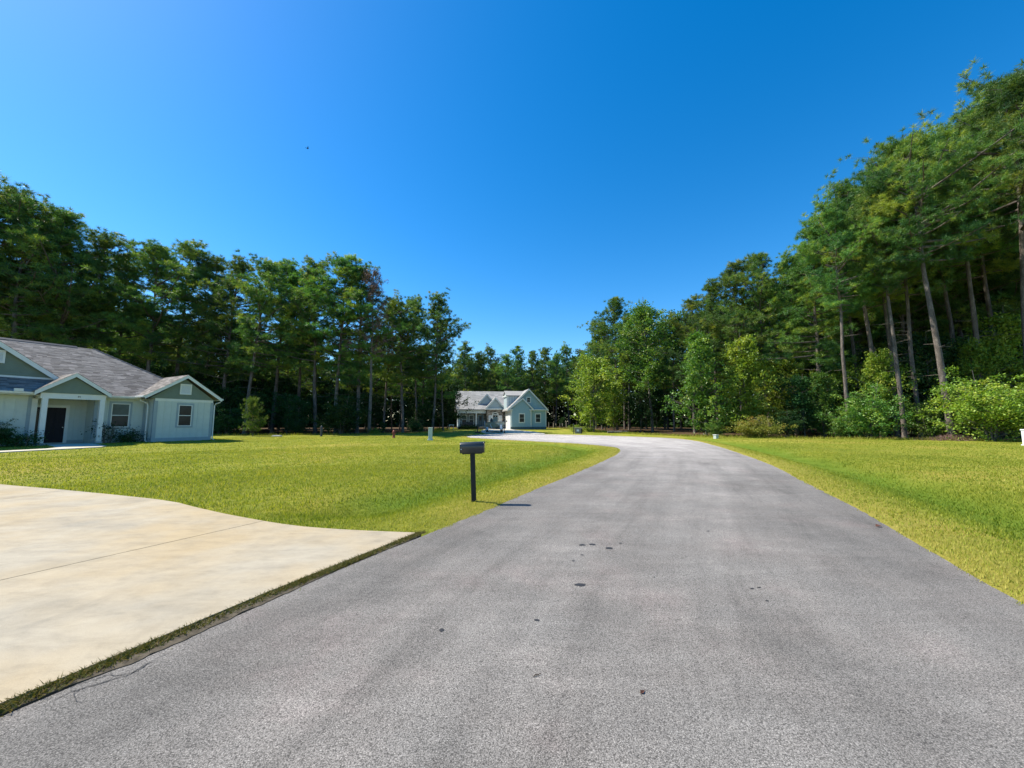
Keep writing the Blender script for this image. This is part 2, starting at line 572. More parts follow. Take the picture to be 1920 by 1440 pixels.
road_poly = np.vstack([ragged(rl, 0.012), end, ragged(rr, 0.012)[::-1]])
drive_edge = [(-1.38, 5.74), (-1.77, 4.9), (-2.03, 4.35), (-2.31, 3.76), (-2.54, 3.2), (-2.92, 2.3), (-3.29, 0.95), (-4.24, -2.5), (-5.4, -7)]
drive_far = [(-26, 14.6), (-20, 12.3), (-15.5, 10.75), (-12.86, 9.86), (-10.39, 9.11), (-7.17, 8.02), (-5.9, 7.35), (-4.79, 6.75), (-3.56, 6.18), (-2.88, 5.97), (-2.19, 5.84), (-1.38, 5.74)]
drive_poly = np.vstack([spline(drive_far, 0.4)[:-1], np.array(drive_edge), np.array([(-16, -7), (-27, 2)])])
HO = np.array([-25.57, 27.63, 0.22])      # near house: front left corner of its right gable
HA = R(62)
KO = np.array([-0.19, 70.0, 0.30])        # far house: front left corner of its garage
KA = R(10)


def hl(u, v, O=HO, A=HA):
    return (O[0] + math.cos(A) * u + math.sin(A) * v, O[1] + math.sin(A) * u - math.cos(A) * v)


def seg_dist(P, poly, closed=True):
    A = poly
    B = np.roll(poly, -1, axis=0) if closed else poly[1:]
    if not closed:
        A = poly[:-1]
    best = np.full(len(P), 1e9)
    for a, b in zip(A, B):
        d = b - a
        L = d @ d
        if L < 1e-12:
            continue
        t = np.clip(((P - a) @ d) / L, 0, 1)
        q = P - (a + t[:, None] * d)
        best = np.minimum(best, (q * q).sum(1))
    return np.sqrt(best)


def inside(P, poly):
    x, y = P[:, 0], P[:, 1]
    c = np.zeros(len(P), bool)
    B = np.roll(poly, -1, axis=0)
    for a, b in zip(poly, B):
        if a[1] == b[1]:
            continue
        m = (a[1] > y) != (b[1] > y)
        c ^= m & (x < (b[0] - a[0]) * (y - a[1]) / (b[1] - a[1]) + a[0])
    return c


def sdf(P, poly):
    d = seg_dist(P, poly)
    return np.where(inside(P, poly), -d, d)


def sm(a, b, x):
    t = np.clip((x - a) / (b - a), 0, 1)
    return t * t * (3 - 2 * t)


def drive_z(x, y):
    # a plane rising gently from the road towards the garage
    return 0.016 + 0.003 * np.maximum(0, (-(np.asarray(x)) - 1.4) * 0.9 + (np.asarray(y) - 5.7) * 0.35)


def natural(x, y, dr):
    z = 0.02 + 0.02 * sm(0.0, 0.5, dr)
    sw = np.exp(-((dr - 2.2) / 0.9) ** 2)
    amp = np.where(x > 3, 0.26, 0.20) * sm(60, 40, y)
    z = z - amp * sw
    z = z + 0.05 * sm(3, 9, dr) + 0.04 * sm(-9, -24, x) + 0.20 * sm(54, 66, y)
    lu = (x - HO[0]) * math.cos(HA) + (y - HO[1]) * math.sin(HA)
    lv = (x - HO[0]) * math.sin(HA) - (y - HO[1]) * math.cos(HA)
    hd = np.hypot(np.maximum(np.maximum(lu - 3.5, -14 - lu), 0), np.maximum(np.maximum(lv, -12 - lv), 0))
    z = z + 0.09 * sm(3.2, 0.4, hd)
    return z


def terrain(P, full=False):
    """height of the soil at points P (n,2)"""
    P = np.asarray(P, float)
    out = np.empty(len(P))
    wet = np.empty(len(P))
    dry = np.empty(len(P))
    for i in range(0, len(P), 60000):
        Q = P[i:i + 60000]
        x, y = Q[:, 0], Q[:, 1]
        dr = sdf(Q, road_poly)
        dd = sdf(Q, drive_poly)
        z = natural(x, y, np.maximum(dr, 0))
        pl = drive_z(x, y)
        k = sm(1.6, 0.1, dd)
        z = z * (1 - k) + (pl - 0.012) * k
        z = np.where(dd < 0, pl - 0.02 - 0.25 * np.minimum(-dd, 0.5), z)
        z = np.where(dr < 0, np.minimum(z, -0.008 - 0.3 * np.minimum(-dr, 0.4)), z)
        gap = (dr < 0.30) & (dd < 0.30)
        z = np.where(gap, np.minimum(z, -0.06), z)
        out[i:i + 60000] = z
        wet[i:i + 60000] = np.exp(-((dr - 2.3) / 0.8) ** 2) * sm(1.0, 2.5, dd) * sm(60, 35, y)
        dry[i:i + 60000] = sm(1.5, 0.1, dr) * sm(0.0, 1.5, dd)
    return (out, wet, dry) if full else out


def tz(x, y):
    return float(terrain(np.array([[x, y]]))[0])


LAWN = np.array([(-46, 8), (-46, 36), (-38, 41), (-31, 44), (-25, 44.5), (-17, 47), (-12, 54), (-12, 66), (-13, 80), (10, 84), (13, 66), (14.5, 57), (18.5, 46),
                 (21.5, 41), (25, 37.8), (31, 35.2), (36, 33.4), (40, 31), (52, 24), (64, 15), (70, -12), (-46, -12)], float)


def tick(lst):
    out = []
    for a, b, s in lst:
        out += list(np.arange(a, b - 1e-6, s))
    return np.array(out + [lst[-1][1]])


def build_ground():
    xs = tick([(-400, -100, 50), (-100, -46, 6), (-46, -14, 1.0), (-14, 12, 0.2), (12, 46, 0.8), (46, 106, 6), (106, 406, 50)])
    ys = tick([(-30, -8, 2.5), (-8, 1, 0.6), (1, 13, 0.2), (13, 46, 0.5), (46, 86, 1.0), (86, 146, 6), (146, 646, 50)])
    X, Y = np.meshgrid(xs, ys)
    P = np.stack([X.ravel(), Y.ravel()], 1)
    z, wet, dry = terrain(P, True)
    rng = np.random.RandomState(5)
    near = (np.abs(P[:, 0]) < 60) & (P[:, 1] < 100)
    z = z + np.where(near & (sdf(P, road_poly) > 0.3) & (sdf(P, drive_poly) > 0.3), rng.randn(len(P)) * 0.006, 0)
    V = np.column_stack([P, z])
    nx, ny = len(xs), len(ys)
    idx = np.arange(nx * ny).reshape(ny, nx)
    F = np.stack([idx[:-1, :-1], idx[:-1, 1:], idx[1:, 1:], idx[1:, :-1]], -1).reshape(-1, 4)
    cen = P[F].mean(1)
    lawnm = inside(cen, LAWN)

    def sub(F, name, mat):
        used = np.unique(F)
        mp = np.full(len(V), -1)
        mp[used] = np.arange(len(used))
        me = np_mesh(name, V[used], mp[F], mat, smooth=True, attrs=dict(wet=wet[used], dry=dry[used]))
        o = link(name, me)
        o['kind'] = 'structure'
        return o
    tag(sub(F[lawnm], 'lawn', M['lawn']), 'mown yellow green lawn on both sides of the road')
    tag(sub(F[~lawnm], 'forest_floor', M['litter']), 'shaded forest floor of brown leaf litter under the trees')


build_ground()


def sheet(name, poly, zf, mat, parent=None, res=None, depth=0.12, kind='structure', label=None):
    """a surface over poly with sides going down"""
    poly = np.asarray(poly, float)
    pts = [Vector((p[0], p[1])) for p in poly]
    n = len(pts)
    if res:
        lo, hi = poly.min(0), poly.max(0)
        gx, gy = np.meshgrid(np.arange(lo[0], hi[0], res), np.arange(lo[1], hi[1], res))
        G = np.stack([gx.ravel(), gy.ravel()], 1)
        G = G[sdf(G, poly) < -0.35 * res]
        pts += [Vector((p[0], p[1])) for p in G]
    vo, eo, fo, _, _, _ = delaunay_2d_cdt(pts, [(i, (i + 1) % n) for i in range(n)], [], 1, 1e-5)
    A = np.array([(v.x, v.y) for v in vo])
    z = zf(A[:, 0], A[:, 1])
    me = bpy.data.meshes.new(name)
    vs = [(a[0], a[1], float(zz)) for a, zz in zip(A, np.broadcast_to(z, len(A)))]
    fs = [tuple(f) for f in fo]
    b = len(vs)
    zb = np.broadcast_to(zf(poly[:, 0], poly[:, 1]), n)
    vs += [(p[0], p[1], float(q)) for p, q in zip(poly, zb)] + [(p[0], p[1], float(q) - depth) for p, q in zip(poly, zb)]
    fs += [(b + i, b + n + i, b + n + (i + 1) % n, b + (i + 1) % n) for i in range(n)]
    me.from_pydata(vs, [], fs)
    bm = bmesh.new()
    bm.from_mesh(me)
    for f in bm.faces:
        if abs(f.normal.z) > 0.5 and f.normal.z < 0:
            f.normal_flip()
    bm.to_mesh(me)
    bm.free()
    me.materials.append(mat)
    o = link(name, me, parent)
    if kind:
        o['kind'] = kind
    if label:
        o['label'] = label
    return o


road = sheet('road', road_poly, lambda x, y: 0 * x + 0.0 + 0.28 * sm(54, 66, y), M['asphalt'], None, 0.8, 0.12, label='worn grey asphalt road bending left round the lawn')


_co = np.array([v.co[:2] for v in road.data.vertices])
_dl, _dr = seg_dist(_co, rl, False), seg_dist(_co, rr, False)
_al = np.concatenate([[0], np.cumsum(np.linalg.norm(np.diff(rl, axis=0), axis=1))])
_near = np.array([np.argmin(((rl - c) ** 2).sum(1)) for c in _co])
for _k, _v in (('across', _dl / (_dl + _dr + 1e-6)), ('along', _al[_near])):
    _at = road.data.attributes.new(_k, 'FLOAT', 'POINT')
    _at.data.foreach_set('value', _v.astype(np.float32))


def clip_half(poly, p, nrm, off=0.0):
    out = []
    m = len(poly)
    for i in range(m):
        a, b = poly[i], poly[(i + 1) % m]
        da, db = (a - p) @ nrm - off, (b - p) @ nrm - off
        if da >= 0:
            out.append(a)
        if (da >= 0) != (db >= 0):
            t = da / (da - db)
            out.append(a + (b - a) * t)
    return np.array(out)


drive = empty('driveway')
tag(drive, 'stained pale concrete driveway meeting the road in front of the near house', None, None, 'structure')
j1a, j1b = np.array((-4.94, 3.75)), np.array((-3.15, 5.75))


def px_ground(u, v, z=0.05):
    """where the sight line of a photograph point meets a level plane (used only to read positions off the ground)"""
    p = math.atan(72 / 720)
    dx, q = (u - 960) / 720, -(v - 720) / 720
    dy, dz = math.cos(p) - q * math.sin(p), math.sin(p) + q * math.cos(p)
    t = (z - CAM_Z) / dz
    return np.array((dx * t, dy * t))


def cut(polys, a, b, gap=0.008):
    d = (b - a) / np.linalg.norm(b - a)
    nr = np.array((-d[1], d[0]))
    out = []
    for q in polys:
        for s in (1, -1):
            c = clip_half(q, a, nr * s, gap)
            if len(c) > 2:
                out.append(c)
    return out


slabs = cut([drive_poly], px_ground(0, 1083), px_ground(420, 990))
slabs = cut(slabs[:1], px_ground(728, 1001), px_ground(744, 1018)) + slabs[1:]
slabs2 = []
for q in slabs:
    slabs2 += cut([q], np.array((-11.2, 0.0)), np.array((-10.2, 10.0)))
for q in slabs2:
    sheet('slab', q, drive_z, M['concrete'], drive, None, 0.14, None)
sheet('bedding', drive_poly * 1.0, lambda x, y: drive_z(x, y) - 0.018, M['soil'], drive, None, 0.1, None)

_near = rl[(rl[:, 1] < 5.7)]
_nr = spline([tuple(p) for p in _near[_near[:, 1] > -2.6]], 0.06)
_nr = _nr + np.column_stack([0.016 + 0.012 * np.sin(np.arange(len(_nr)) * 0.31) + 0.010 * _rng.randn(len(_nr)), np.zeros(len(_nr))])
strip = np.vstack([np.array(drive_edge[:-1])[::-1] + np.array([-0.02, 0]), _nr[::-1]])
sheet('soil_strip', strip, lambda x, y: 0 * x + 0.005, M['soil'], None, None, 0.1, label='dark strip of soil between the driveway and the asphalt')


def crack(pts, wd, seed):
    rng = np.random.RandomState(seed)
    p = spline(pts, 0.03)
    p = p + rng.randn(*p.shape) * 0.006
    t = np.gradient(p, axis=0)
    nn = unit(np.column_stack([-t[:, 1], t[:, 0]]))
    ww = (wd * (0.5 + rng.rand(len(p))) * np.sin(np.linspace(0.15, PI - 0.15, len(p))))[:, None]
    V = np.vstack([np.column_stack([p + nn * ww, np.full(len(p), 0.004)]), np.column_stack([p - nn * ww, np.full(len(p), 0.004)])])
    m = len(p)
    F = np.stack([np.arange(m - 1), np.arange(1, m), np.arange(1, m) + m, np.arange(m - 1) + m], 1)
    return link('crack', np_mesh('crack', V, F, M['oil']), road)


crack([px_ground(u, v, 0) for u, v in ((75, 1330), (120, 1302), (180, 1283), (235, 1268), (270, 1248), (300, 1236))], 0.004, 1)
crack([px_ground(u, v, 0) for u, v in ((130, 1292), (190, 1270), (250, 1262), (285, 1240), (330, 1222))], 0.003, 2)
crack([px_ground(u, v, 0) for u, v in ((150, 1318), (140, 1300), (165, 1290))], 0.003, 3)

# ------------------------------------------------------------------ foliage builders


def tri_cards(c, d, length, width, rng):
    """thin triangles from c along d"""
    n = len(c)
    r = unit(np.cross(d, rng.randn(n, 3)))
    w_ = np.broadcast_to(width, n)[:, None] * r
    V = np.stack([c - w_, c + w_, c + d * np.broadcast_to(length, n)[:, None]], 1).reshape(-1, 3)
    F = np.arange(n * 3).reshape(-1, 3)
    return V, F


def leaf_cards(c, d, length, width, rng, droop=0.0, flat=0.6):
    """rhombic leaves, mostly facing up"""
    n = len(c)
    up = rng.randn(n, 3) * (1 - flat) + np.array([0, 0, 1.0]) * flat
    r = unit(np.cross(d, up))
    L = np.broadcast_to(length, n)[:, None]
    W = np.broadcast_to(width, n)[:, None]
    nr = unit(np.cross(r, d))
    mid = c + d * L * 0.45
    V = np.stack([c, mid + r * W - nr * W * 0.25, c + d * L - nr * L * 0.08, mid - r * W - nr * W * 0.25], 1).reshape(-1, 3)
    F = np.arange(n * 4).reshape(-1, 4)
    return V, F


def trunk_path(H, rng, lean=0.02, wob=0.12, n=12):
    t = np.linspace(0, 1, n)
    a = rng.rand() * 2 * PI
    off = np.cumsum(rng.randn(n, 2) * wob, axis=0) * 0.45
    off[0] = 0
    off[1] *= 0.4
    x = math.cos(a) * lean * H * t ** 1.5 + off[:, 0]
    y = math.sin(a) * lean * H * t ** 1.5 + off[:, 1]
    return np.column_stack([x, y, t * H])


def at_z(path, z):
    return np.array([np.interp(z, path[:, 2], path[:, 0]), np.interp(z, path[:, 2], path[:, 1]), z])


def make_pine(seed, H=24.0, cb=0.52, Rm=3.6, nl=40, r0=0.25, tufts=7, needles=34, mat='needles', nlen=0.36, nw=0.020):
    rng = np.random.RandomState(seed)
    path = trunk_path(H, rng, 0.012 + 0.025 * rng.rand(), 0.11)
    mb = MB()
    k = len(path)
    rad = [r0 * (1.28 if i == 0 else 1.0) * (1 - 0.86 * (i / (k - 1)) ** 1.15) for i in range(k)]
    mb.tube([tuple(p) for p in path[:1]] + [tuple(p) for p in path[:1] + np.array([[0, 0, 0.35]])] + [tuple(p) for p in path[1:]], [rad[0]] + [r0 * 1.03] + rad[1:], 9)
    C, D, TT, SZ = [], [], [], []
    zb = cb * H
    ph = rng.rand(3) * 6.28
    for i in range(nl):
        t = (i + rng.rand() * 1.4) / nl
        t = min(t, 0.995)
        z = zb + (H * 0.975 - zb) * t ** 0.92
        a = i * 2.4 + rng.randn() * 0.6
        prof = (1 - t) ** 0.62 * (0.45 + 0.55 * min(1, t * 3.2)) + 0.13
        lobe = 1 + 0.28 * math.sin(a + ph[0] + 5 * t) + 0.22 * math.sin(2 * a + ph[1] - 7 * t)
        L = Rm * prof * lobe * (0.6 + 0.55 * rng.rand())
        el = R(-4 + 50 * t + rng.randn() * 11)
        lt = 0.44 + 0.24 * rng.randn()
        b0 = at_z(path, z)
        hd = np.array([math.cos(a), math.sin(a), 0])
        n = 5
        s_ = np.linspace(0, 1, n)
        curve = rng.randn(3) * 0.18 * L
        curve[2] = abs(curve[2]) * 0.6 + 0.12 * L
        pts = b0 + s_[:, None] * L * (hd * math.cos(el) + np.array([0, 0, math.sin(el)])) + (s_ ** 2)[:, None] * curve
        mb.tube([tuple(p) for p in pts], [max(0.010, r * (0.026 + 0.015 * L)) for r in (1, 0.8, 0.62, 0.42, 0.22)], 5, False)
        m = int(tufts * (0.45 + 0.8 * L / Rm) + 1)
        for j in range(m):
            f = 0.42 + 0.58 * ((j + rng.rand()) / m)
            c = b0 + np.array([np.interp(f, s_, pts[:, q] - b0[q]) for q in range(3)])
            side = rng.randn(3) * np.array([0.40, 0.40, 0.13]) * (0.55 + 0.25 * L)
            e = c + side * (0.4 + 0.6 * f) + np.array([0, 0, 0.16])
            if j % 2 == 0:
                mb.tube([tuple(c), tuple(e)], [0.014, 0.007], 3, False)
            for q in range(2 + rng.randint(2)):
                C.append(e + rng.randn(3) * np.array([0.30, 0.30, 0.14]))
                D.append(unit(hd * 0.5 + side * 0.4 + np.array([0, 0, 0.6])))
                TT.append(lt + rng.randn() * 0.10)
                SZ.append(0.75 + 0.5 * rng.rand())
    for i in range(10):
        z = H * (0.18 + (cb - 0.16) * rng.rand())
        a = rng.rand() * 6.28
        L = 0.4 + 1.6 * rng.rand()
        b0 = at_z(path, z)
        mb.tube([tuple(b0), tuple(b0 + np.array([math.cos(a) * L, math.sin(a) * L, 0.15 * L - 0.3 * rng.rand()]))], [0.032, 0.008], 4, False)
    C, D = np.array(C), np.array(D)
    n = len(C)
    sz = np.repeat(np.array(SZ), needles)
    dd = unit(np.repeat(D, needles, 0) * 0.55 + unit(rng.randn(n * needles, 3)))
    cc = np.repeat(C, needles, 0) + rng.randn(n * needles, 3) * 0.035 + dd * 0.04
    V, F = tri_cards(cc, dd, nlen * sz * (0.75 + 0.4 * rng.rand(len(cc))), nw * (0.8 + 0.5 * rng.rand(len(cc))), rng)
    tint = np.clip(np.repeat(np.repeat(np.clip(TT, 0, 1), needles) + rng.randn(n * needles) * 0.10, 3), 0, 1)
    return mb.mesh('pine_trunk', M['pine_bark'], smooth=True), np_mesh('pine_crown', V, F, M[mat], tint), H


def make_broadleaf(seed, H=10.0, Rm=2.6, base=0.12, sprays=170, per=30, leaf=0.2, mat='leaves', r0=0.10, shape='oval', multi=1, flatness=0.3):
    rng = np.random.RandomState(seed)
    mb = MB()
    C, D, T = [], [], []
    for st in range(multi):
        h = H * (1 if st == 0 else 0.45 + 0.5 * rng.rand())
        ph = np.append(rng.rand(3) * 6.28, 5.0 / H)
        path = trunk_path(h, rng, 0.05 if multi > 1 else 0.03, 0.06 * H / 10, 9)
        if multi > 1:
            a = st * 6.28 / multi + rng.rand()
            path[:, 0] += math.cos(a) * (0.15 + 0.32 * Rm * np.linspace(0, 1, 9))
            path[:, 1] += math.sin(a) * (0.15 + 0.32 * Rm * np.linspace(0, 1, 9))
        mb.tube([tuple(p) for p in path], [r0 * (1 - 0.85 * i / 8) for i in range(9)], 7)
        m = sprays // multi
        for i in range(m):
            t = rng.rand() ** 0.85
            z = h * (base + (1 - base) * t)
            if shape == 'oval':
                pr = math.sin(PI * min(0.999, 0.10 + 0.86 * t)) ** 0.6
            elif shape == 'cone':
                pr = (1 - t) ** 0.7 + 0.08
            else:
                pr = (1 - t ** 3) ** 0.5
            a = rng.rand() * 6.28
            lobe = 0.70 + 0.36 * math.sin(2 * a + ph[0] + z * ph[3]) + 0.26 * math.sin(3 * a + ph[1] - 1.7 * z * ph[3]) + 0.2 * math.sin(ph[2] + 2.6 * z * ph[3])
            L = (1.15 if multi > 1 else 1.2) * Rm * pr * max(0.15, lobe) * (0.30 + 0.80 * rng.rand() ** 0.6)
            b0 = at_z(path, z * 0.92)
            hd = np.array([math.cos(a), math.sin(a), 0.25 + 0.35 * rng.rand()])
            e = b0 + hd * L
            if i % 3 == 0:
                midp = b0 + hd * L * 0.5 + np.array([0, 0, 0.1])
                mb.tube([tuple(b0), tuple(midp), tuple(e)], [0.012 + r0 * 0.16, 0.012 + r0 * 0.08, 0.008], 4, False)
            tn = np.clip(0.45 + 0.25 * rng.randn(), 0, 1)
            sz = (0.42 + 0.16 * Rm) * (0.55 + 0.8 * rng.rand())
            pd = np.array([-hd[1], hd[0], 0.0])
            g1, g2, g3 = rng.randn(per, 1), rng.randn(per, 1), rng.randn(per, 1)
            c = e + unit(hd) * g1 * 0.42 * sz + pd * g2 * 0.36 * sz + np.array([0, 0, 1.0]) * (g3 * (0.22 - 0.13 * flatness) - 0.10 * (g1 ** 2 + g2 ** 2)) * sz
            C.append(c)
            D.append(unit(hd * 0.6 + rng.randn(per, 3) * 0.7 + np.array([0, 0, -0.15])))
            T.append(np.clip(tn + rng.randn(per) * 0.13, 0, 1))
    C = np.vstack(C)
    C[:, 2] = np.maximum(C[:, 2], 0.05 + 0.1 * rng.rand(len(C)))
    D = np.vstack(D)
    T = np.concatenate(T)
    V, F = leaf_cards(C, D, leaf * (0.7 + 0.6 * rng.rand(len(C))), leaf * 0.36, rng)
    return mb.mesh('branches', M['smooth_bark'], smooth=True), np_mesh('leaf_crown', V, F, M[mat], np.repeat(T, 4)), H


def make_dead(seed, H=23.0):
    rng = np.random.RandomState(seed)
    path = trunk_path(H, rng, 0.02, 0.12)
    mb = MB()
    mb.tube([tuple(p) for p in path], [0.24 * (1 - 0.85 * i / 11) for i in range(12)], 8)
    C, D = [], []
    for i in range(46):
        t = (i + rng.rand()) / 46
        z = H * (0.45 + 0.54 * t)
        L = 3.4 * ((1 - t) ** 0.6 * 0.9 + 0.15) * (0.5 + 0.6 * rng.rand())
        a = i * 2.4 + rng.randn() * 0.4
        b0 = at_z(path, z)
        hd = np.array([math.cos(a), math.sin(a), 0.35 + 0.5 * t])
        e = b0 + hd * L
        mid = b0 + hd * L * 0.5 + rng.randn(3) * 0.2
        mb.tube([tuple(b0), tuple(mid), tuple(e)], [0.05, 0.035, 0.015], 5, False)
        for j in range(7):
            f = 0.35 + 0.65 * rng.rand()
            c = b0 + (e - b0) * f
            tip = c + rng.randn(3) * np.array([0.5, 0.5, 0.35]) + np.array([0, 0, 0.25])
            mb.tube([tuple(c), tuple(tip)], [0.016, 0.008], 3, False)
            for q in range(3):
                C.append(c + (tip - c) * rng.rand() + rng.randn(3) * 0.15)
                D.append(unit(hd + rng.randn(3)))
    C, D = np.array(C), np.array(D)
    k = 5
    cc = np.repeat(C, k, 0) + rng.randn(len(C) * k, 3) * 0.1
    dd = unit(np.repeat(D, k, 0) * 0.3 + rng.randn(len(cc), 3) + np.array([0, 0, -0.5]))
    V, F = tri_cards(cc, dd, 0.30 + 0.15 * rng.rand(len(cc)), 0.035, rng)
    return mb.mesh('dead_trunk', M['smooth_bark'], smooth=True), np_mesh('withered_needles', V, F, M['dead_needles'], np.repeat(rng.rand(len(cc)), 3)), H


PINE = [make_pine(100 + i, 24.0, cb, Rm, nl, r0, tf) for i, (cb, Rm, nl, r0, tf) in enumerate([
    (0.36, 4.3, 60, 0.20, 10), (0.34, 4.6, 62, 0.22, 10), (0.42, 3.9, 52, 0.19, 10), (0.28, 4.6, 66, 0.22, 10), (0.38, 4.4, 58, 0.21, 10), (0.26, 4.1, 62, 0.19, 10)])]
BIGPINE = [make_pine(200 + i, 26.0, cb, Rm, nl, r0, 13, 36, nlen=0.36, nw=0.017) for i, (cb, Rm, nl, r0) in enumerate([
    (0.57, 5.6, 56, 0.25), (0.54, 5.0, 54, 0.21), (0.48, 5.0, 58, 0.20)])]
YOUNG = [make_pine(300, 5.0, 0.10, 1.7, 34, 0.06, 5, 22, 'needles_bright', 0.30, 0.018)]
DEAD = [make_dead(400)]
LEAFY = [make_broadleaf(500, 22, 3.8, 0.30, 330, 34, 0.30, 'leaves', 0.22),
         make_broadleaf(501, 12, 3.2, 0.10, 300, 36, 0.26, 'leaves_bright', 0.14),
         make_broadleaf(502, 13.5, 2.5, 0.02, 340, 36, 0.27, 'leaves', 0.14, 'column'),
         make_broadleaf(503, 9, 2.6, 0.10, 220, 32, 0.24, 'leaves_dark', 0.10),
         make_broadleaf(504, 12, 2.3, 0.05, 260, 32, 0.26, 'leaves_bright', 0.12, 'column')]
SHRUB = [make_broadleaf(520, 6.4, 3.6, 0.04, 230, 52, 0.20, 'leaves_bright', 0.07, 'dome', 6, 0.7),
         make_broadleaf(521, 6.6, 2.7, 0.03, 190, 50, 0.20, 'leaves', 0.07, 'dome', 5, 0.7),
         make_broadleaf(522, 2.8, 2.3, 0.0, 170, 44, 0.16, 'leaves_red', 0.05, 'dome', 6, 0.4),
         make_broadleaf(523, 5.8, 2.6, 0.0, 190, 46, 0.2, 'leaves_dark', 0.07, 'dome', 5, 0.5),
         make_broadleaf(524, 1.6, 1.3, 0.0, 110, 32, 0.13, 'leaves_bright', 0.03, 'dome', 5, 0.3),
         make_broadleaf(525, 6.2, 3.1, 0.05, 200, 50, 0.20, 'leaves_bright', 0.07, 'dome', 5, 0.75),
         make_broadleaf(526, 6.0, 2.4, 0.03, 170, 50, 0.20, 'leaves', 0.07, 'dome', 4, 0.75)]


def plant(name, src, x, y, h, label, cat='tree', group=None, spread=1.0, rz=None, z=None, tilt=(0, 0)):
    trunk, crown, H0 = src
    zz = tz(x, y) - 0.03 if z is None else z
    e = empty(name, (x, y, zz), random.random() * 6.28 if rz is None else rz, label, cat, group)
    e.rotation_euler[0], e.rotation_euler[1] = tilt
    s = h / H0
    e.scale = (s * spread, s * spread, s)
    link('trunk', trunk, e)
    link('crown', crown, e)
    return e


def px_tree(name, src, px, depth, top, label, cat='tree', group=None, spread=1.0, rz=None):
    x = (px - 960) / 720 * depth
    h = (792 - top - 12) / 720 * depth + CAM_Z - tz(x, depth)
    h = h / 0.985
    return plant(name, src, x, depth, h, label, cat, group, spread, rz)


# ------------------------------------------------------------------ near house
def shingles(name, mat, parent, origin, es, et, poly, seed, course=0.15, tab=(0.22, 0.5), thick=0.012):
    """overlapping shingle courses on the plane origin + s*es + t*et; poly convex in (s,t)"""
    rng = np.random.RandomState(seed)
    o, es, et = np.array(origin, float), np.array(es, float), np.array(et, float)
    nr = unit(np.cross(es, et))
    if nr[2] < 0:
        nr = -nr
    poly = [np.array(p, float) for p in poly]
    t0, t1 = min(p[1] for p in poly), max(p[1] for p in poly)
    V, F, T = [], [], []
    t = t0
    while t < t1 - 0.02:
        tm = min(t + course * 0.5, t1 - 0.01)
        xs = []
        for a, b in zip(poly, poly[1:] + poly[:1]):
            if (a[1] > tm) != (b[1] > tm):
                xs.append(a[0] + (b[0] - a[0]) * (tm - a[1]) / (b[1] - a[1]))
        if len(xs) >= 2:
            x, xe = min(xs), max(xs)
            while x < xe - 0.01:
                wd = min(tab[0] + (tab[1] - tab[0]) * rng.rand(), xe - x)
                th = thick * (0.7 + 0.8 * rng.rand())
                lo = t - 0.012 * rng.rand()
                hi = min(t + course * 1.05, t1)
                b = len(V)
                for s_, q, h in ((x, lo, th), (x + wd - 0.006, lo, th), (x + wd - 0.006, hi, 0.003), (x, hi, 0.003), (x, lo, -0.01), (x + wd - 0.006, lo, -0.01)):
                    V.append(o + es * s_ + et * q + nr * h)
                tn = np.clip(0.5 + 0.27 * rng.randn(), 0, 1)
                T += [tn] * 6
                F += [(b, b + 1, b + 2, b + 3), (b, b + 4, b + 5, b + 1)]
                x += wd
        t += course
    ob = link(name, np_mesh(name, V, F, mat, T), parent)
    ob['kind'] = 'stuff'
    return ob


def rake_roof(parent, ua, za, ul, ur, ze, y0, y1, mat, seed, fascia=0.2, thick=0.10):
    """gable roof with its ridge along y: apex (ua, za), eaves at ul and ur, height ze; white barge boards on the front"""
    for side, ue in ((-1, ul), (1, ur)):
        k = (za - ze) / abs(ua - ue)
        d = np.array((abs(ua - ue), za - ze))
        d = d / np.linalg.norm(d)
        off = (-d[1] * thick, d[0] * thick)          # downwards normal in (along, z)
        a, b = (ue, ze), (ua, za)
        q = [(ue, ze), (ua, za), (ua, za - thick / d[0]), (ue, ze - thick / d[0])]
        MB().prism_y(q, y0 + 0.03, y1).build('roof', mat, parent)
        f = [(ue, ze - 0.004), (ua, za - 0.004), (ua, za - fascia / d[0]), (ue, ze - fascia / d[0])]
        MB().prism_y(f, y0, y0 + 0.028).build('barge_board', M['white_paint'], parent)
        sl = math.hypot(ua - ue, za - ze)
        shingles('shingles', mat, parent, (ue, y0 + 0.0, ze), (0, 1, 0), ((ua - ue) / sl, 0, (za - ze) / sl), [(-0.02, -0.03), (y1 - y0, -0.03), (y1 - y0, sl), (-0.02, sl)] if side < 0 else [(-0.02, -0.03), (y1 - y0, -0.03), (y1 - y0, sl), (-0.02, sl)], seed + side)


def lap_gable(parent, name, mat, ul, ur, ua, zb, za, y, lap=0.17):
    """triangular gable wall of overlapping boards"""
    MB().prism_y([(ul, zb), (ur, zb), (ua, za)], y, y + 0.12).build('gable_wall', mat, parent)
    mb = MB()
    z = zb
    while z < za - 0.05:
        z1 = min(z + lap, za)
        f0, f1 = (z - zb) / (za - zb), (z1 - zb) / (za - zb)
        a0, a1 = ul + (ua - ul) * f0, ur + (ua - ur) * f0
        b0, b1 = ul + (ua - ul) * f1, ur + (ua - ur) * f1
        mb.add([(a0, y - 0.028, z), (a1, y - 0.028, z), (b1, y - 0.006, z1), (b0, y - 0.006, z1), (a0, y, z), (a1, y, z)], [(0, 1, 2, 3), (0, 4, 5, 1)])
        z = z1
    o = mb.build(name, mat, parent)
    o['kind'] = 'stuff'


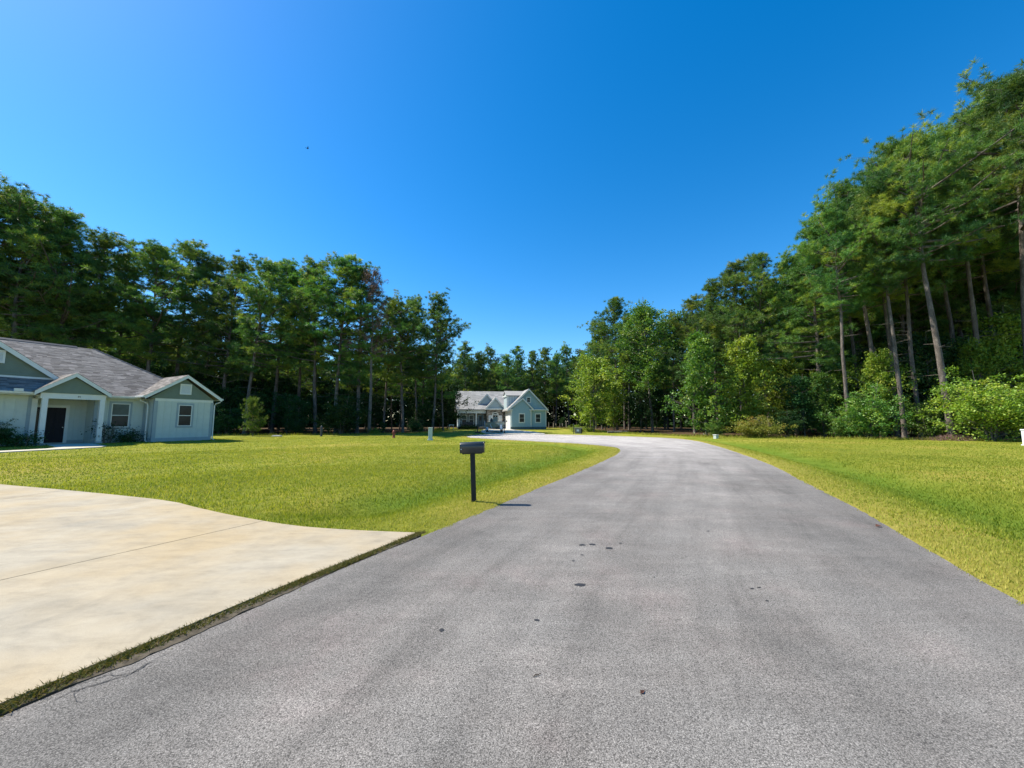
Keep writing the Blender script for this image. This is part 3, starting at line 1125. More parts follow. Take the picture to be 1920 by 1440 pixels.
def louvre(parent, u0, u1, z0, z1, y):
    v = MB()
    t = 0.09
    v.box(u0 - t, u1 + t, y - 0.05, y, z1, z1 + t).box(u0 - t, u1 + t, y - 0.05, y, z0 - t, z0).box(u0 - t, u0, y - 0.05, y, z0, z1).box(u1, u1 + t, y - 0.05, y, z0, z1)
    f = v.build('gable_vent', M['white_paint'], parent)
    m = MB()
    n = 7
    for i in range(n):
        z = z0 + (z1 - z0) * i / n
        m.add([(u0, y - 0.035, z), (u1, y - 0.035, z), (u1, y - 0.004, z + (z1 - z0) / n), (u0, y - 0.004, z + (z1 - z0) / n)], [(0, 1, 2, 3)])
    o = m.build('louvre_slats', M['white_paint'], f)
    o['kind'] = 'stuff'


def sash_window(parent, u0, u1, z0, z1, y, trim='grey_trim', tw=0.11, mull=False, glass='glass', sill=False):
    """frame proud of the wall, two sashes, panes set back"""
    w_ = MB()
    f = 0.055
    w_.box(u0, u1, y - 0.045, y + 0.02, z1 - f, z1).box(u0, u1, y - 0.045, y + 0.02, z0, z0 + f).box(u0, u0 + f, y - 0.045, y + 0.02, z0 + f, z1 - f).box(u1 - f, u1, y - 0.045, y + 0.02, z0 + f, z1 - f)
    zm = (z0 + z1) / 2
    w_.box(u0 + f, u1 - f, y - 0.035, y + 0.01, zm - 0.025, zm + 0.025)
    win = w_.build('window', M['white_paint'], parent)
    if trim:
        t = MB()
        t.box(u0 - tw, u1 + tw, y - 0.03, y + 0.01, z1 + 0.002, z1 + tw * 1.25).box(u0 - tw, u1 + tw, y - 0.03, y + 0.01, z0 - tw, z0 - 0.002)
        t.box(u0 - tw, u0 - 0.002, y - 0.03, y + 0.01, z0 - 0.002, z1 + 0.002).box(u1 + 0.002, u1 + tw, y - 0.03, y + 0.01, z0 - 0.002, z1 + 0.002)
        t.build('window_trim', M[trim], win)
    BX('pane', M[glass], win, u0 + f, u1 - f, y - 0.012, y - 0.006, zm + 0.025, z1 - f)
    BX('pane', M['glass'], win, u0 + f, u1 - f, y - 0.012, y - 0.006, z0 + f, zm - 0.025)
    if mull:
        BX('muntin', M['dark_grey'], win, (u0 + u1) / 2 - 0.012, (u0 + u1) / 2 + 0.012, y - 0.018, y - 0.013, z0 + f, z1 - f)
    return win


def battens(parent, u0, u1, z0, z1, y, step=0.41, mat='panel_wall', holes=()):
    def strip(a, b):
        return MB().box(-0.024, 0.024, -0.022, 0.004, a, b).mesh('batten', M[mat])
    me = strip(z0, z1)
    n = int((u1 - u0) / step)
    s = (u1 - u0) / max(n, 1)
    cutm = [(h0 - 0.15, h1 + 0.15, strip(z0, g0 - 0.12), strip(g1 + 0.15, z1)) for h0, h1, g0, g1 in holes]
    for i in range(1, n):
        u = u0 + i * s
        hit = [c for c in cutm if c[0] < u < c[1]]
        if hit:
            link('batten', hit[0][2], parent, (u, y, 0))
            link('batten', hit[0][3], parent, (u, y, 0))
        else:
            link('batten', me, parent, (u, y, 0))


house = empty('house', tuple(HO), HA, 'pale board and batten bungalow with grey shingle roof and small porch, at left', 'house')
Y_MAIN = 1.4
# walls
MB().box(-0.1, 3.5, 0, 6, -0.35, 3.12).build('wall', M['panel_wall'], house)
MB().box(-2.72, -0.1, Y_MAIN, 6, -0.35, 3.12).build('wall', M['panel_wall'], house)
MB().box(-5.45, -2.72, 2.9, 6, -0.35, 3.12).build('wall', M['panel_wall'], house)
MB().box(-14, -5.45, Y_MAIN, 6, -0.35, 3.12).build('wall', M['panel_wall'], house)
MB().box(-13.9, 3.4, 6, 12, -0.35, 3.12).build('wall', M['panel_wall'], house)
# skirt and frieze and corner boards
sk = MB()
sk.box(-0.13, 3.53, -0.03, 0.0, -0.35, 0.26).box(-2.72, -0.13, Y_MAIN - 0.03, Y_MAIN, -0.35, 0.22).box(-14, -5.45, Y_MAIN - 0.03, Y_MAIN, -0.35, 0.22)
sk.box(-0.13, -0.1, 0.0, Y_MAIN - 0.03, -0.35, 0.26).box(-5.45, -2.75, 2.87, 2.9, -0.35, 0.2)
sk.build('skirting_board', M['grey_trim'], house)
fz = MB()
fz.box(-0.1, 3.5, -0.028, 0.0, 2.93, 3.12).build('frieze_board', M['white_paint'], house)
for u0, u1, y0, y1, zt in ((-0.13, 0.07, -0.034, 0.0, 2.93), (3.36, 3.54, -0.034, 0.0, 2.93), (-0.13, -0.1, 0.0, 0.16, 3.0), (-2.75, -2.72, Y_MAIN - 0.03, Y_MAIN + 0.12, 3.0), (-2.72, -2.58, Y_MAIN - 0.034, Y_MAIN, 3.0),
                           (-0.24, -0.10, Y_MAIN - 0.034, Y_MAIN, 3.0), (-5.6, -5.45, Y_MAIN - 0.034, Y_MAIN, 3.0)):
    BX('corner_board', M['grey_trim'], house, u0, u1, y0, y1, 0.26, zt)
battens(house, 0.07, 3.36, 0.26, 2.93, 0.0, holes=[(1.30, 2.15, 1.10, 2.69)])
battens(house, -2.58, -0.24, 0.22, 3.0, Y_MAIN, holes=[(-1.92, -0.96, 1.04, 2.70)])
battens(house, -9.6, -5.6, 0.22, 3.0, Y_MAIN, holes=[(-9.0, -7.9, 1.0, 2.6)])
battens(house, -3.50, -2.72, 0.2, 3.0, 2.9, 0.2)
# right gable
lap_gable(house, 'lap_boards', M['sage_siding'], -0.40, 3.55, 1.58, 3.12, 4.66, -0.02)
rake_roof(house, 1.6, 4.95, -0.78, 3.95, 3.27, -0.38, 4.4, M['shingle'], 21)
louvre(house, 1.36, 1.90, 3.56, 4.18, -0.05)
sash_window(house, 1.30, 2.15, 1.10, 2.69, 0.0)
sash_window(house, -1.92, -0.96, 1.04, 2.70, Y_MAIN, glass='glass_teal')
# main hip roof
ZE, K = 3.2, 0.65
ye, yr, yb = 0.95, 6.84, 12.73
zr = ZE + K * (yr - ye)
hv = [(-14.4, ye, ZE), (3.9, ye, ZE), (3.9, yb, ZE), (-14.4, yb, ZE), (-8.7, yr, zr), (-1.73, yr, zr)]
hr = MB().add([(x, y, z - 0.02) for x, y, z in hv], [(0, 1, 5, 4), (1, 2, 5), (2, 3, 4, 5), (3, 0, 4), (3, 2, 1, 0)])
hr.build('roof', M['shingle'], house)
L_ = math.hypot(1, K)
shingles('shingles', M['shingle'], house, (0, ye, ZE), (1, 0, 0), (0, 1 / L_, K / L_), [(-14.4, -0.04), (3.9, -0.04), (-1.73, (yr - ye) * L_), (-8.7, (yr - ye) * L_)], 31)
rg = MB()
rg.prism_x([(yr - 0.16, zr - 0.06), (yr, zr + 0.07), (yr + 0.16, zr - 0.06)], -8.7, -2.6)
rg.build('ridge_vent', M['dark_grey'], house)
hipc = Vector((3.9 + 1.73, ye - yr, ZE - zr))
rc = MB()
for i in range(26):
    a = Vector((-1.73, yr, zr)) + hipc * (i / 26)
    b = Vector((-1.73, yr, zr)) + hipc * ((i + 1.15) / 26)
    rc.tube([a + Vector((0, 0, 0.0)), b + Vector((0, 0, 0.02))], [0.05, 0.065], 6)
o = rc.build('hip_caps', M['shingle'], house)
o['kind'] = 'stuff'
# eaves: soffit, fascia, gutters, downpipes
for u0, u1, y in ((-2.4, -0.62, ye), (-14.4, -5.5, 0.5)):
    BX('soffit', M['white_paint'], house, u0, u1, y, Y_MAIN, 3.02, 3.05)
    g = MB().prism_x([(y - 0.12, ZE - 0.01), (y - 0.10, ZE - 0.12), (y, ZE - 0.14), (y, ZE + 0.0)], u0, u1)
    g.build('gutter', M['white_paint'], house)
dp = MB().tube([(-0.62, 0.86, 3.08), (-0.62, 0.88, 2.95), (-0.28, 0.72, 2.75), (-0.24, 0.66, 2.5), (-0.24, 0.66, 0.12), (-0.20, 0.42, -0.02)], 0.045, 6)
dp.build('downpipe', M['white_paint'], house)
dp = MB().tube([(3.93, -0.2, 3.12), (3.93, -0.18, 2.98), (3.66, -0.08, 2.86), (3.6, -0.06, 2.7), (3.6, -0.06, 0.1), (3.75, -0.2, -0.05)], 0.042, 6)
dp.build('downpipe', M['white_paint'], house)
MB().prism_y([(3.86, 3.28), (3.98, 3.28), (4.06, 3.25), (4.06, 3.14), (3.93, 3.12)], -0.36, 1.2).build('gutter', M['white_paint'], house)
MB().prism_y([(-0.78, 3.12), (-0.9, 3.14), (-0.9, 3.25), (-0.78, 3.28)], -0.36, 1.0).build('gutter', M['white_paint'], house)
# porch
lap_gable(house, 'lap_boards', M['sage_siding'], -5.35, -2.58, -4.0, 3.18, 4.26, 0.40)
rake_roof(house, -4.0, 4.5, -5.62, -2.32, 3.26, 0.16, 3.2, M['shingle'], 41)
BX('porch_beam', M['white_paint'], house, -5.32, -2.5, 0.42, 0.64, 2.84, 3.18)
BX('porch_beam', M['white_paint'], house, -5.32, -5.10, 0.64, 1.6, 2.86, 3.16)
BX('porch_beam', M['white_paint'], house, -2.72, -2.5, 0.64, 1.4, 2.86, 3.16)
BX('porch_ceiling', M['white_paint'], house, -5.5, -2.5, 0.66, 3.0, 3.02, 3.05)
for u, y in ((-5.12, 0.53), (-2.64, 0.53), (-5.33, 1.5)):
    c = MB().box(u - 0.12, u + 0.12, y - 0.12, y + 0.12, 0.12, 2.85)
    c = c.build('porch_column', M['white_paint'], house, 0.008)
    MB().box(u - 0.15, u + 0.15, y - 0.15, y + 0.15, 0.0, 0.14).build('column_base', M['grey_trim'], c)
BX('porch_floor', M['path_concrete'], house, -5.5, -2.4, 0.3, 2.9, -0.3, 0.02)
d = MB().box(-4.62, -3.68, 2.85, 2.89, 0.06, 2.35).build('front_door', M['dark_door'], house)
pn = MB()
for z0, z1 in ((0.25, 1.0), (1.15, 1.75), (1.85, 2.12)):
    for u0, u1 in ((-4.52, -4.18), (-4.12, -3.78)):
        pn.box(u0, u1, 2.835, 2.85, z0, z1)
pn.build('door_panels', M['dark_door'], d)
MB().tube([(-3.75, 2.85, 1.05), (-3.75, 2.79, 1.05)], 0.03, 8).build('handle', M['galv'], d)
sl_ = BX('side_light', M['dark_door'], house, -5.2, -4.76, 2.85, 2.89, 0.06, 2.35)
BX('pane', M['glass'], sl_, -5.12, -4.84, 2.835, 2.85, 0.5, 2.25)
fr = MB().box(-4.76, -4.62, 2.80, 2.9, 0.02, 2.35).box(-3.68, -3.52, 2.80, 2.9, 0.02, 2.35).box(-5.3, -3.52, 2.80, 2.9, 2.35, 2.52).box(-5.34, -5.2, 2.80, 2.9, 0.02, 2.35)
fr.build('door_frame', M['white_paint'], house)


def text_mesh(txt, size, depth, mat, name, parent, loc, rot):
    cu = bpy.data.curves.new(name, 'FONT')
    cu.body = txt
    cu.size = size
    cu.extrude = depth
    cu.align_x = 'CENTER'
    cu.align_y = 'CENTER'
    tmp = bpy.data.objects.new('tmp', cu)
    COL.objects.link(tmp)
    bpy.context.view_layer.update()
    me = bpy.data.meshes.new_from_object(tmp.evaluated_get(bpy.context.evaluated_depsgraph_get()))
    bpy.data.objects.remove(tmp, do_unlink=True)
    me.name = name
    me.materials.clear()
    me.materials.append(mat)
    return link(name, me, parent, loc, rot)


text_mesh('81', 0.15, 0.008, M['black_metal'], 'house_number', house, (-3.72, 0.405, 3.0), (PI / 2, 0, 0))
# front section at left: shaded skirt roof under a wide gable
sv = MB().add([(-14.4, 0.5, 3.2), (-5.45, 0.5, 3.2), (-4.45, 2.25, 4.12), (-14.4, 2.25, 4.12), (-14.4, 2.25, 3.1), (-4.45, 2.25, 3.1), (-5.45, 0.6, 3.1), (-14.4, 0.6, 3.1)],
              [(0, 1, 2, 3), (0, 7, 6, 1), (1, 6, 5, 2), (0, 3, 4, 7), (4, 5, 6, 7), (2, 5, 4, 3)])
sv.build('roof', M['shingle'], house)
q = math.hypot(1.75, 0.92)
shingles('shingles', M['shingle'], house, (0, 0.5, 3.2), (1, 0, 0), (0, 1.75 / q, 0.92 / q), [(-14.4, -0.03), (-5.45, -0.03), (-4.45, q), (-14.4, q)], 51)
lap_gable(house, 'lap_boards', M['sage_siding'], -11.3, -4.3, -7.8, 4.12, 6.75, 2.25)
BX('frieze_board', M['white_paint'], house, -11.2, -4.5, 2.20, 2.225, 4.06, 4.22)
rake_roof(house, -7.8, 6.95, -11.65, -3.98, 3.98, 1.95, 7.0, M['shingle'], 61, 0.24)
louvre(house, -7.25, -6.62, 5.02, 5.62, 2.22)
tp = BX('porch_light_box', M['white_paint'], house, -6.35, -6.0, 0.36, 0.48, 3.2, 3.36)
sash_window(house, -9.0, -7.9, 1.0, 2.6, Y_MAIN)

# front path
pp = [hl(*q) for q in ((-3.1, -0.28), (-3.1, 2.6), (-3.6, 3.6), (-5.0, 4.2), (-7.5, 4.9), (-13, 5.6), (-13, 4.3), (-7.5, 3.7), (-5.6, 3.1), (-5.0, 2.4), (-4.9, -0.28))]
sheet('front_path', np.array(pp), lambda x, y: terrain(np.stack([np.ravel(x), np.ravel(y)], 1)) + 0.05, M['path_concrete'], None, None, 0.2, label='pale concrete path to the porch of the near house')

# ------------------------------------------------------------------ far house
far = empty('house', tuple(KO), KA, 'blue gabled house with a stone bay and white garage doors, at the road end', 'house')


def lap_wall(parent, poly, y, mat, lap=0.16):
    """overlapping siding boards over a convex front wall polygon (u,z)"""
    mb = MB()
    zs = [p[1] for p in poly]
    z = min(zs)
    while z < max(zs) - 0.03:
        z1 = min(z + lap, max(zs))

        def span(zz):
            xs = []
            for a, b in zip(poly, poly[1:] + poly[:1]):
                if (a[1] >= zz) != (b[1] >= zz):
                    xs.append(a[0] + (b[0] - a[0]) * (zz - a[1]) / (b[1] - a[1]))
            return (min(xs), max(xs)) if len(xs) >= 2 else None
        s0, s1 = span(z + 0.002), span(z1 - 0.004)
        if s0 and s1:
            mb.add([(s0[0], y - 0.024, z), (s0[1], y - 0.024, z), (s1[1], y - 0.004, z1), (s1[0], y - 0.004, z1), (s0[0], y, z), (s0[1], y, z)], [(0, 1, 2, 3), (0, 4, 5, 1)])
        z = z1
    o = mb.build('lap_boards', mat, parent)
    o['kind'] = 'stuff'
    return o


def far_gable(ua, za, ul, ur, ze, y0, y1, th=0.16, seed=1):
    for ue in (ul, ur):
        c = abs(ua - ue) / math.hypot(ua - ue, za - ze)
        MB().prism_y([(ue, ze), (ua, za), (ua, za - th / c), (ue, ze - th / c)], y0 + 0.03, y1).build('roof', M['shingle_pale'], far)
        MB().prism_y([(ue, ze - 0.004), (ua, za - 0.004), (ua, za - 0.24 / c), (ue, ze - 0.24 / c)], y0, y0 + 0.03).build('barge_board', M['white_paint'], far)
        sl = math.hypot(ua - ue, za - ze)
        shingles('shingles', M['shingle_pale'], far, (ue, y0, ze), (0, 1, 0), ((ua - ue) / sl, 0, (za - ze) / sl), [(0, 0), (y1 - y0, 0), (y1 - y0, sl), (0, sl)], seed, 0.3, (0.5, 1.2))


FB = 0.5          # top of the foundation
# garage wing
MB().box(0, 6.6, 0, 9, -0.4, FB).build('foundation', M['foundation'], far)
MB().prism_y([(0, FB), (6.6, FB), (6.6, 3.7), (3.3, 7.2), (0, 3.7)], 0.02, 9).build('wall', M['teal_siding'], far)
lap_wall(far, [(0.0, FB), (6.6, FB), (6.6, 3.66), (3.3, 7.05), (0, 3.66)], 0.02, M['teal_siding'])
MB().prism_y([(-0.02, FB), (3.72, FB), (3.72, 3.7), (2.1, 5.5), (-0.02, 3.7)], -0.28, 0.0).build('wall', M['teal_siding'], far)
lap_wall(far, [(0.0, FB), (3.72, FB), (3.72, 3.7), (2.1, 5.45), (0, 3.7)], -0.28, M['teal_siding'])
MB().box(0, 3.72, -0.30, 0, -0.4, FB - 0.01).build('foundation', M['foundation'], far)
far_gable(3.3, 7.45, -0.72, 6.95, 3.62, -0.45, 9.3, seed=3)
far_gable(2.1, 5.78, -0.68, 4.22, 3.62, -0.62, 1.5, seed=5)
BX('eave_return', M['white_paint'], far, 3.9, 6.95, -0.44, 0.02, 3.50, 3.68)
BX('eave_return', M['white_paint'], far, -0.7, 0.25, -0.60, 0.02, 3.50, 3.66)
BX('eave_return', M['white_paint'], far, 3.35, 4.2, -0.60, -0.28, 3.50, 3.66)
for u0, u1, y in ((0.0, 0.14, -0.31), (3.60, 3.75, -0.31), (6.47, 6.63, -0.01)):
    BX('corner_board', M['white_paint'], far, u0, u1, y, y + 0.04, FB, 3.5)
sash_window(far, 1.48, 2.42, 1.32, 2.84, -0.30, 'white_paint', 0.10)
sash_window(far, 4.58, 5.52, 1.32, 2.84, -0.0, 'white_paint', 0.10)
sash_window(far, 2.95, 3.62, 4.98, 5.86, -0.0, 'white_paint', 0.10)
# left side of the garage: white garage doors seen at a slant
BX('wall', M['teal_pale'], far, -0.05, 0.0, 0, 9, FB, 3.5)
for y0, y1 in ((0.5, 3.2), (3.7, 6.4)):
    g = MB().box(-0.09, -0.06, y0, y1, -0.05, 2.6).build('garage_door', M['white_plastic'], far)
    p_ = MB()
    for i in range(4):
        for j in range(4):
            p_.box(-0.11, -0.09, y0 + 0.08 + j * (y1 - y0) / 4, y0 + (j + 1) * (y1 - y0) / 4 - 0.08, 0.03 + i * 0.64, 0.57 + i * 0.64)
    o = p_.build('door_panels', M['white_plastic'], g)
MB().box(-0.10, -0.05, 0.1, 0.46, -0.05, 3.5).box(-0.10, -0.05, 3.24, 3.66, -0.05, 3.5).box(-0.10, -0.05, 6.44, 6.9, -0.05, 3.5).box(-0.10, -0.05, 0.46, 6.44, 2.66, 3.5).build('door_surround', M['white_paint'], far)
# wall dormer rising from the garage's left side
MB().prism_x([(2.2, 3.6), (2.2, 6.35), (4.0, 7.15), (5.8, 6.35), (5.8, 3.6)], -0.42, 3.0).build('dormer_wall', M['teal_pale'], far)
mbd = MB()
mbd.prism_x([(1.9, 6.25), (4.0, 7.22), (4.0, 7.34), (1.9, 6.37)], -0.62, 3.25)
mbd.prism_x([(6.1, 6.25), (4.0, 7.22), (4.0, 7.34), (6.1, 6.37)], -0.62, 3.25)
mbd.build('dormer_roof', M['shingle_pale'], far)
BX('corner_board', M['white_paint'], far, -0.45, -0.1, 2.15, 2.2, 3.7, 6.3)
BX('barge_board', M['white_paint'], far, -0.66, -0.62, 1.9, 6.1, 6.2, 6.4)
for i in range(4):
    BX('batten', M['white_paint'], far, 0.3 + i * 0.5, 0.37 + i * 0.5, 2.165, 2.2, 4.6 + i * 0.42, 6.3)
# the main body stands further back than the garage
before = set(bpy.data.objects)
# main body
MB().prism_x([(1.0, 3.6), (6.0, 7.15), (11.0, 3.6), (11.0, FB), (2.6, FB), (2.6, 3.6)], -10.0, 0).build('wall', M['teal_pale'], far)
k2 = (7.25 - 3.6) / 6.0
MB().prism_x([(0.6, 3.52), (6.0, 7.25), (6.0, 7.42), (0.6, 3.68)], -10.5, 2.8).build('roof', M['shingle_pale'], far)
MB().prism_x([(11.4, 3.52), (6.0, 7.25), (6.0, 7.42), (11.4, 3.68)], -10.5, 2.8).build('roof', M['shingle_pale'], far)
s2 = math.hypot(5.4, 3.74)
shingles('shingles', M['shingle_pale'], far, (0, 0.6, 3.69), (1, 0, 0), (0, 5.4 / s2, 3.74 / s2), [(-10.5, 0), (2.6, 0), (2.6, s2), (-10.5, s2)], 71, 0.3, (0.5, 1.2))
MB().prism_x([(0.55, 3.46), (0.6, 3.70), (6.0, 7.44), (6.0, 7.2)], -10.54, -10.5).prism_x([(11.4, 3.46), (11.4, 3.70), (6.0, 7.44), (6.0, 7.2)], -10.54, -10.5).build('barge_board', M['white_paint'], far)
BX('foundation', M['foundation'], far, -10.0, 0, 2.6, 11, -0.4, FB)
# porch
BX('porch_beam', M['white_paint'], far, -10.0, -4.7, 0.95, 1.2, 2.95, 3.52)
BX('porch_ceiling', M['white_paint'], far, -10.0, -4.7, 1.2, 2.6, 3.3, 3.34)
BX('porch_floor', M['path_concrete'], far, -10.0, -4.7, 0.9, 2.6, 0.36, FB)
BX('foundation', M['brick'], far, -10.0, -6.4, 0.98, 2.6, -0.4, 0.36)
for u in (-9.86, -6.62):
    c = BX('porch_column', M['white_paint'], far, u - 0.12, u + 0.12, 0.98, 1.22, FB, 2.95)
BX('stone_wall', M['stone'], far, -9.9, -4.6, 2.52, 2.6, FB, 3.3)
sash_window(far, -9.35, -8.35, 0.95, 2.62, 2.52, 'white_paint', 0.09, glass='glass_teal')
sash_window(far, -7.9, -7.0, 0.95, 2.62, 2.52, 'white_paint', 0.09, glass='glass_teal')
dd_ = BX('front_door', M['teal_door'], far, -6.1, -5.2, 2.44, 2.5, FB, 2.6)
BX('pane', M['glass'], dd_, -5.85, -5.45, 2.425, 2.438, 1.6, 2.4)
MB().box(-6.22, -6.1, 2.42, 2.52, FB, 2.72).box(-5.2, -5.08, 2.42, 2.52, FB, 2.72).box(-6.1, -5.2, 2.42, 2.52, 2.6, 2.72).build('door_frame', M['teal_pale'], far)
MB().box(-6.35, -4.75, 0.62, 0.9, -0.3, 0.33).box(-6.35, -4.75, 0.32, 0.62, -0.3, 0.16).box(-6.35, -4.75, 0.02, 0.32, -0.3, 0.02).build('front_steps', M['brick'], far)
# stone bay with an arched window and shutters
MB().box(-4.6, -1.35, 0.1, 3, -0.4, 3.75).build('stone_bay', M['stone'], far)
MB().prism_y([(-4.7, 3.85), (-1.25, 3.85), (-2.98, 5.55)], 0.05, 3).build('gable_wall', M['teal_pale'], far)
far_gable(-2.98, 5.92, -4.95, -1.0, 3.85, -0.30, 5.0, seed=81)
BX('eave_return', M['white_paint'], far, -4.9, -1.05, -0.30, 0.1, 3.62, 3.84)
MB().prism_y([(-6.1, 4.75), (-2.9, 4.75), (-4.45, 6.4)], 2.2, 5).build('gable_wall', M['teal_pale'], far)
far_gable(-4.45, 6.72, -6.3, -2.6, 4.78, 1.9, 6.0, seed=85)
aw = MB()
arc = [(-2.98 + 0.62 * math.cos(t), 2.72 + 0.40 * math.sin(t)) for t in np.linspace(0, PI, 13)]
arci = [(-2.98 + 0.48 * math.cos(t), 2.72 + 0.29 * math.sin(t)) for t in np.linspace(0, PI, 13)]
for i in range(12):
    q4 = [arc[i], arc[i + 1], arci[i + 1], arci[i]]
    aw.prism_y(q4, 0.0, 0.09)
aw.box(-3.60, -3.46, 0.0, 0.09, 1.15, 2.72).box(-2.50, -2.36, 0.0, 0.09, 1.15, 2.72).box(-3.46, -2.50, 0.0, 0.09, 1.15, 1.28).box(-3.46, -2.5, 0.01, 0.09, 2.62, 2.74)
awo = aw.build('arched_window', M['white_paint'], far)
MB().prism_y([(-3.46, 2.74), (-2.5, 2.74)] + arci[1:-1], 0.05, 0.07).build('pane', M['glass'], awo)
BX('pane', M['glass'], awo, -3.46, -2.50, 0.05, 0.07, 1.28, 2.62)
BX('muntin', M['white_paint'], awo, -3.0, -2.96, 0.03, 0.045, 1.28, 2.62)
BX('muntin', M['white_paint'], awo, -3.46, -2.5, 0.03, 0.045, 1.92, 1.97)
for u0 in (-4.28, -2.30):
    s3 = BX('shutter', M['white_plastic'], far, u0, u0 + 0.64, 0.03, 0.09, 1.2, 2.55)
    BX('shutter_panel', M['teal_pale'] if u0 < -3 else M['white_paint'], s3, u0 + 0.1, u0 + 0.54, 0.015, 0.028, 1.95, 2.45)
    BX('shutter_panel', M['teal_pale'] if u0 < -3 else M['white_paint'], s3, u0 + 0.1, u0 + 0.54, 0.015, 0.028, 1.3, 1.85)
# left side wall details
for y0 in (1.6, 4.2):
    BX('window', M['white_paint'], far, -10.06, -10.0, y0 + 2.2, y0 + 3.2, 1.1, 2.7)
MB().tube([(-10.3, 0.7, 3.5), (-10.2, 0.9, 3.2), (-10.1, 1.0, 3.0), (-10.1, 1.0, 0.1)], 0.06, 6).build('downpipe', M['white_paint'], far)

for o in set(bpy.data.objects) - before:
    if o.parent == far:
        o.location = (1.016, 6.5, -0.07)
        o.scale = (1.012, 1.0, 1.07)


def kb_xy(u, v):
    return hl(1.012 * u + 1.016, v - 6.5, KO, KA)


# drive of the far house
fp = [(-2.3, 52.2), (1.2, 52.9), (4.4, 52.0), (3.6, 58.5), (0.6, 64.5), hl(0.0, 0.4, KO, KA), hl(-0.1, -6.4, KO, KA), kb_xy(-4.0, 0.6), (-4.9, 63), (-4.2, 56.5)]
sheet('house_drive', spline(fp + fp[:1], 1.5)[:-1], lambda x, y: terrain(np.stack([np.ravel(x), np.ravel(y)], 1)) * 0 + np.maximum(0.035, 0.05 + 0.30 * sm(54, 66, y) + 0.02), M['path_concrete'], None, 2.0, 0.3,
      label='pale concrete drive of the far house')

# ------------------------------------------------------------------ things along the road
# near mailbox
mx, my = -0.755, 7.82
mz = tz(mx, my) - 0.045
mail = empty('mailbox', (mx, my, mz), R(-2), 'black mailbox on a square post, nearest the camera beside the road', 'mailbox')
mail.rotation_euler[1] = R(-2.2)
MB().box(-0.045, 0.045, -0.045, 0.045, -0.15, 0.99).build('post', M['black_wood'], mail, 0.006)
BX('mounting_board', M['black_wood'], mail, -0.20, 0.20, -0.07, 0.07, 0.985, 1.005)


def mail_profile(w_=0.165, h=0.215, n=10):
    r = w_ / 2
    pr = [(-r, 0), (r, 0), (r, h - r)]
    pr += [(r * math.cos(PI * i / n), h - r + r * math.sin(PI * i / n)) for i in range(1, n)]
    pr += [(-r, h - r)]
    return pr


def mail_body(mb, x0, x1, z0, w_=0.165, h=0.215):
    return mb.prism_x([(a, b + z0) for a, b in mail_profile(w_, h)], x0, x1)


mail_body(MB(), -0.235, 0.228, 1.005).build('box', M['black_metal'], mail, 0.004, True)
dr_ = mail_body(MB(), 0.229, 0.243, 1.000, 0.176, 0.222).build('door', M['black_metal'], mail, 0.003, True)
MB().tube([(0.243, 0, 1.205), (0.262, 0, 1.21)], 0.012, 8).build('latch', M['black_metal'], dr_)
mail_body(MB(), -0.243, -0.2355, 1.002, 0.172, 0.219).build('back_cap', M['black_metal'], mail, 0.002, True)
MB().tube([(-0.212, -0.083, 1.085), (-0.212, -0.094, 1.085)], 0.013, 10).build('rivet', M['galv'], mail)

# hydrant
hx, hy = -11.6, 38.0
hyd = empty('fire_hydrant', (hx, hy, tz(hx, hy)), 0.4, 'faded red fire hydrant standing in the lawn left of the white pedestal', 'hydrant')
MB().lathe([(0.17, -0.05), (0.17, 0.05), (0.115, 0.07), (0.105, 0.55), (0.14, 0.56), (0.14, 0.60), (0.12, 0.61)], 14).build('barrel', M['hydrant'], hyd, smooth=True)
MB().lathe([(0.125, 0.61), (0.12, 0.66), (0.08, 0.73), (0.035, 0.76), (0.035, 0.80), (0.01, 0.81)], 14).build('bonnet', M['hydrant'], hyd, smooth=True)
for a in (0, PI, PI / 2 * 3):
    c, s_ = math.cos(a), math.sin(a)
    MB().tube([(c * 0.09, s_ * 0.09, 0.46), (c * 0.17, s_ * 0.17, 0.46), (c * 0.19, s_ * 0.19, 0.46)], [0.05, 0.05, 0.06], 8).build('nozzle_cap', M['hydrant'], hyd)

# cable pedestals
px_, py_ = -7.0, 33.2
ped = empty('pedestal', (px_, py_, tz(px_, py_)), 0.15, 'tall pale green utility pedestal standing in the lawn right of the hydrant', 'pedestal')
MB().box(-0.23, 0.23, -0.23, 0.23, -0.05, 0.11).build('base', M['pedestal'], ped, 0.02)
MB().box(-0.17, 0.17, -0.17, 0.17, 0.11, 1.04).build('cover', M['pedestal'], ped, 0.02)
MB().box(-0.19, 0.19, -0.19, 0.19, 1.04, 1.10).build('cap', M['pedestal'], ped, 0.015)
wx, wy = 34.10, 25.6
wp = empty('pedestal', (wx, wy, tz(wx, wy)), 0.3, 'white utility box at the right edge of the lawn before the big shrub', 'pedestal')
MB().box(-0.34, 0.34, -0.22, 0.22, -0.05, 0.06).build('base', M['white_plastic'], wp, 0.01)
MB().box(-0.28, 0.28, -0.17, 0.17, 0.06, 0.98).build('cover', M['white_plastic'], wp, 0.012)
MB().box(-0.31, 0.31, -0.2, 0.2, 0.98, 1.06).build('cap', M['white_plastic'], wp, 0.012)
MB().box(-0.2, -0.06, -0.185, -0.17, 0.8, 0.86).build('handle', M['dark_grey'], wp)
MB().tube([(-0.33, -0.12, 0.95), (-0.31, -0.12, 0.02)], 0.018, 6).build('conduit', M['dark_grey'], wp)
bx_, by_ = 20.0, 38.0
sb = empty('meter_box', (bx_, by_, tz(bx_, by_)), 0.5, 'small pale grey box on the grass under the leafy wood edge', 'box')
MB().box(-0.19, 0.19, -0.15, 0.15, -0.05, 0.34).build('case', M['pedestal'], sb, 0.01)
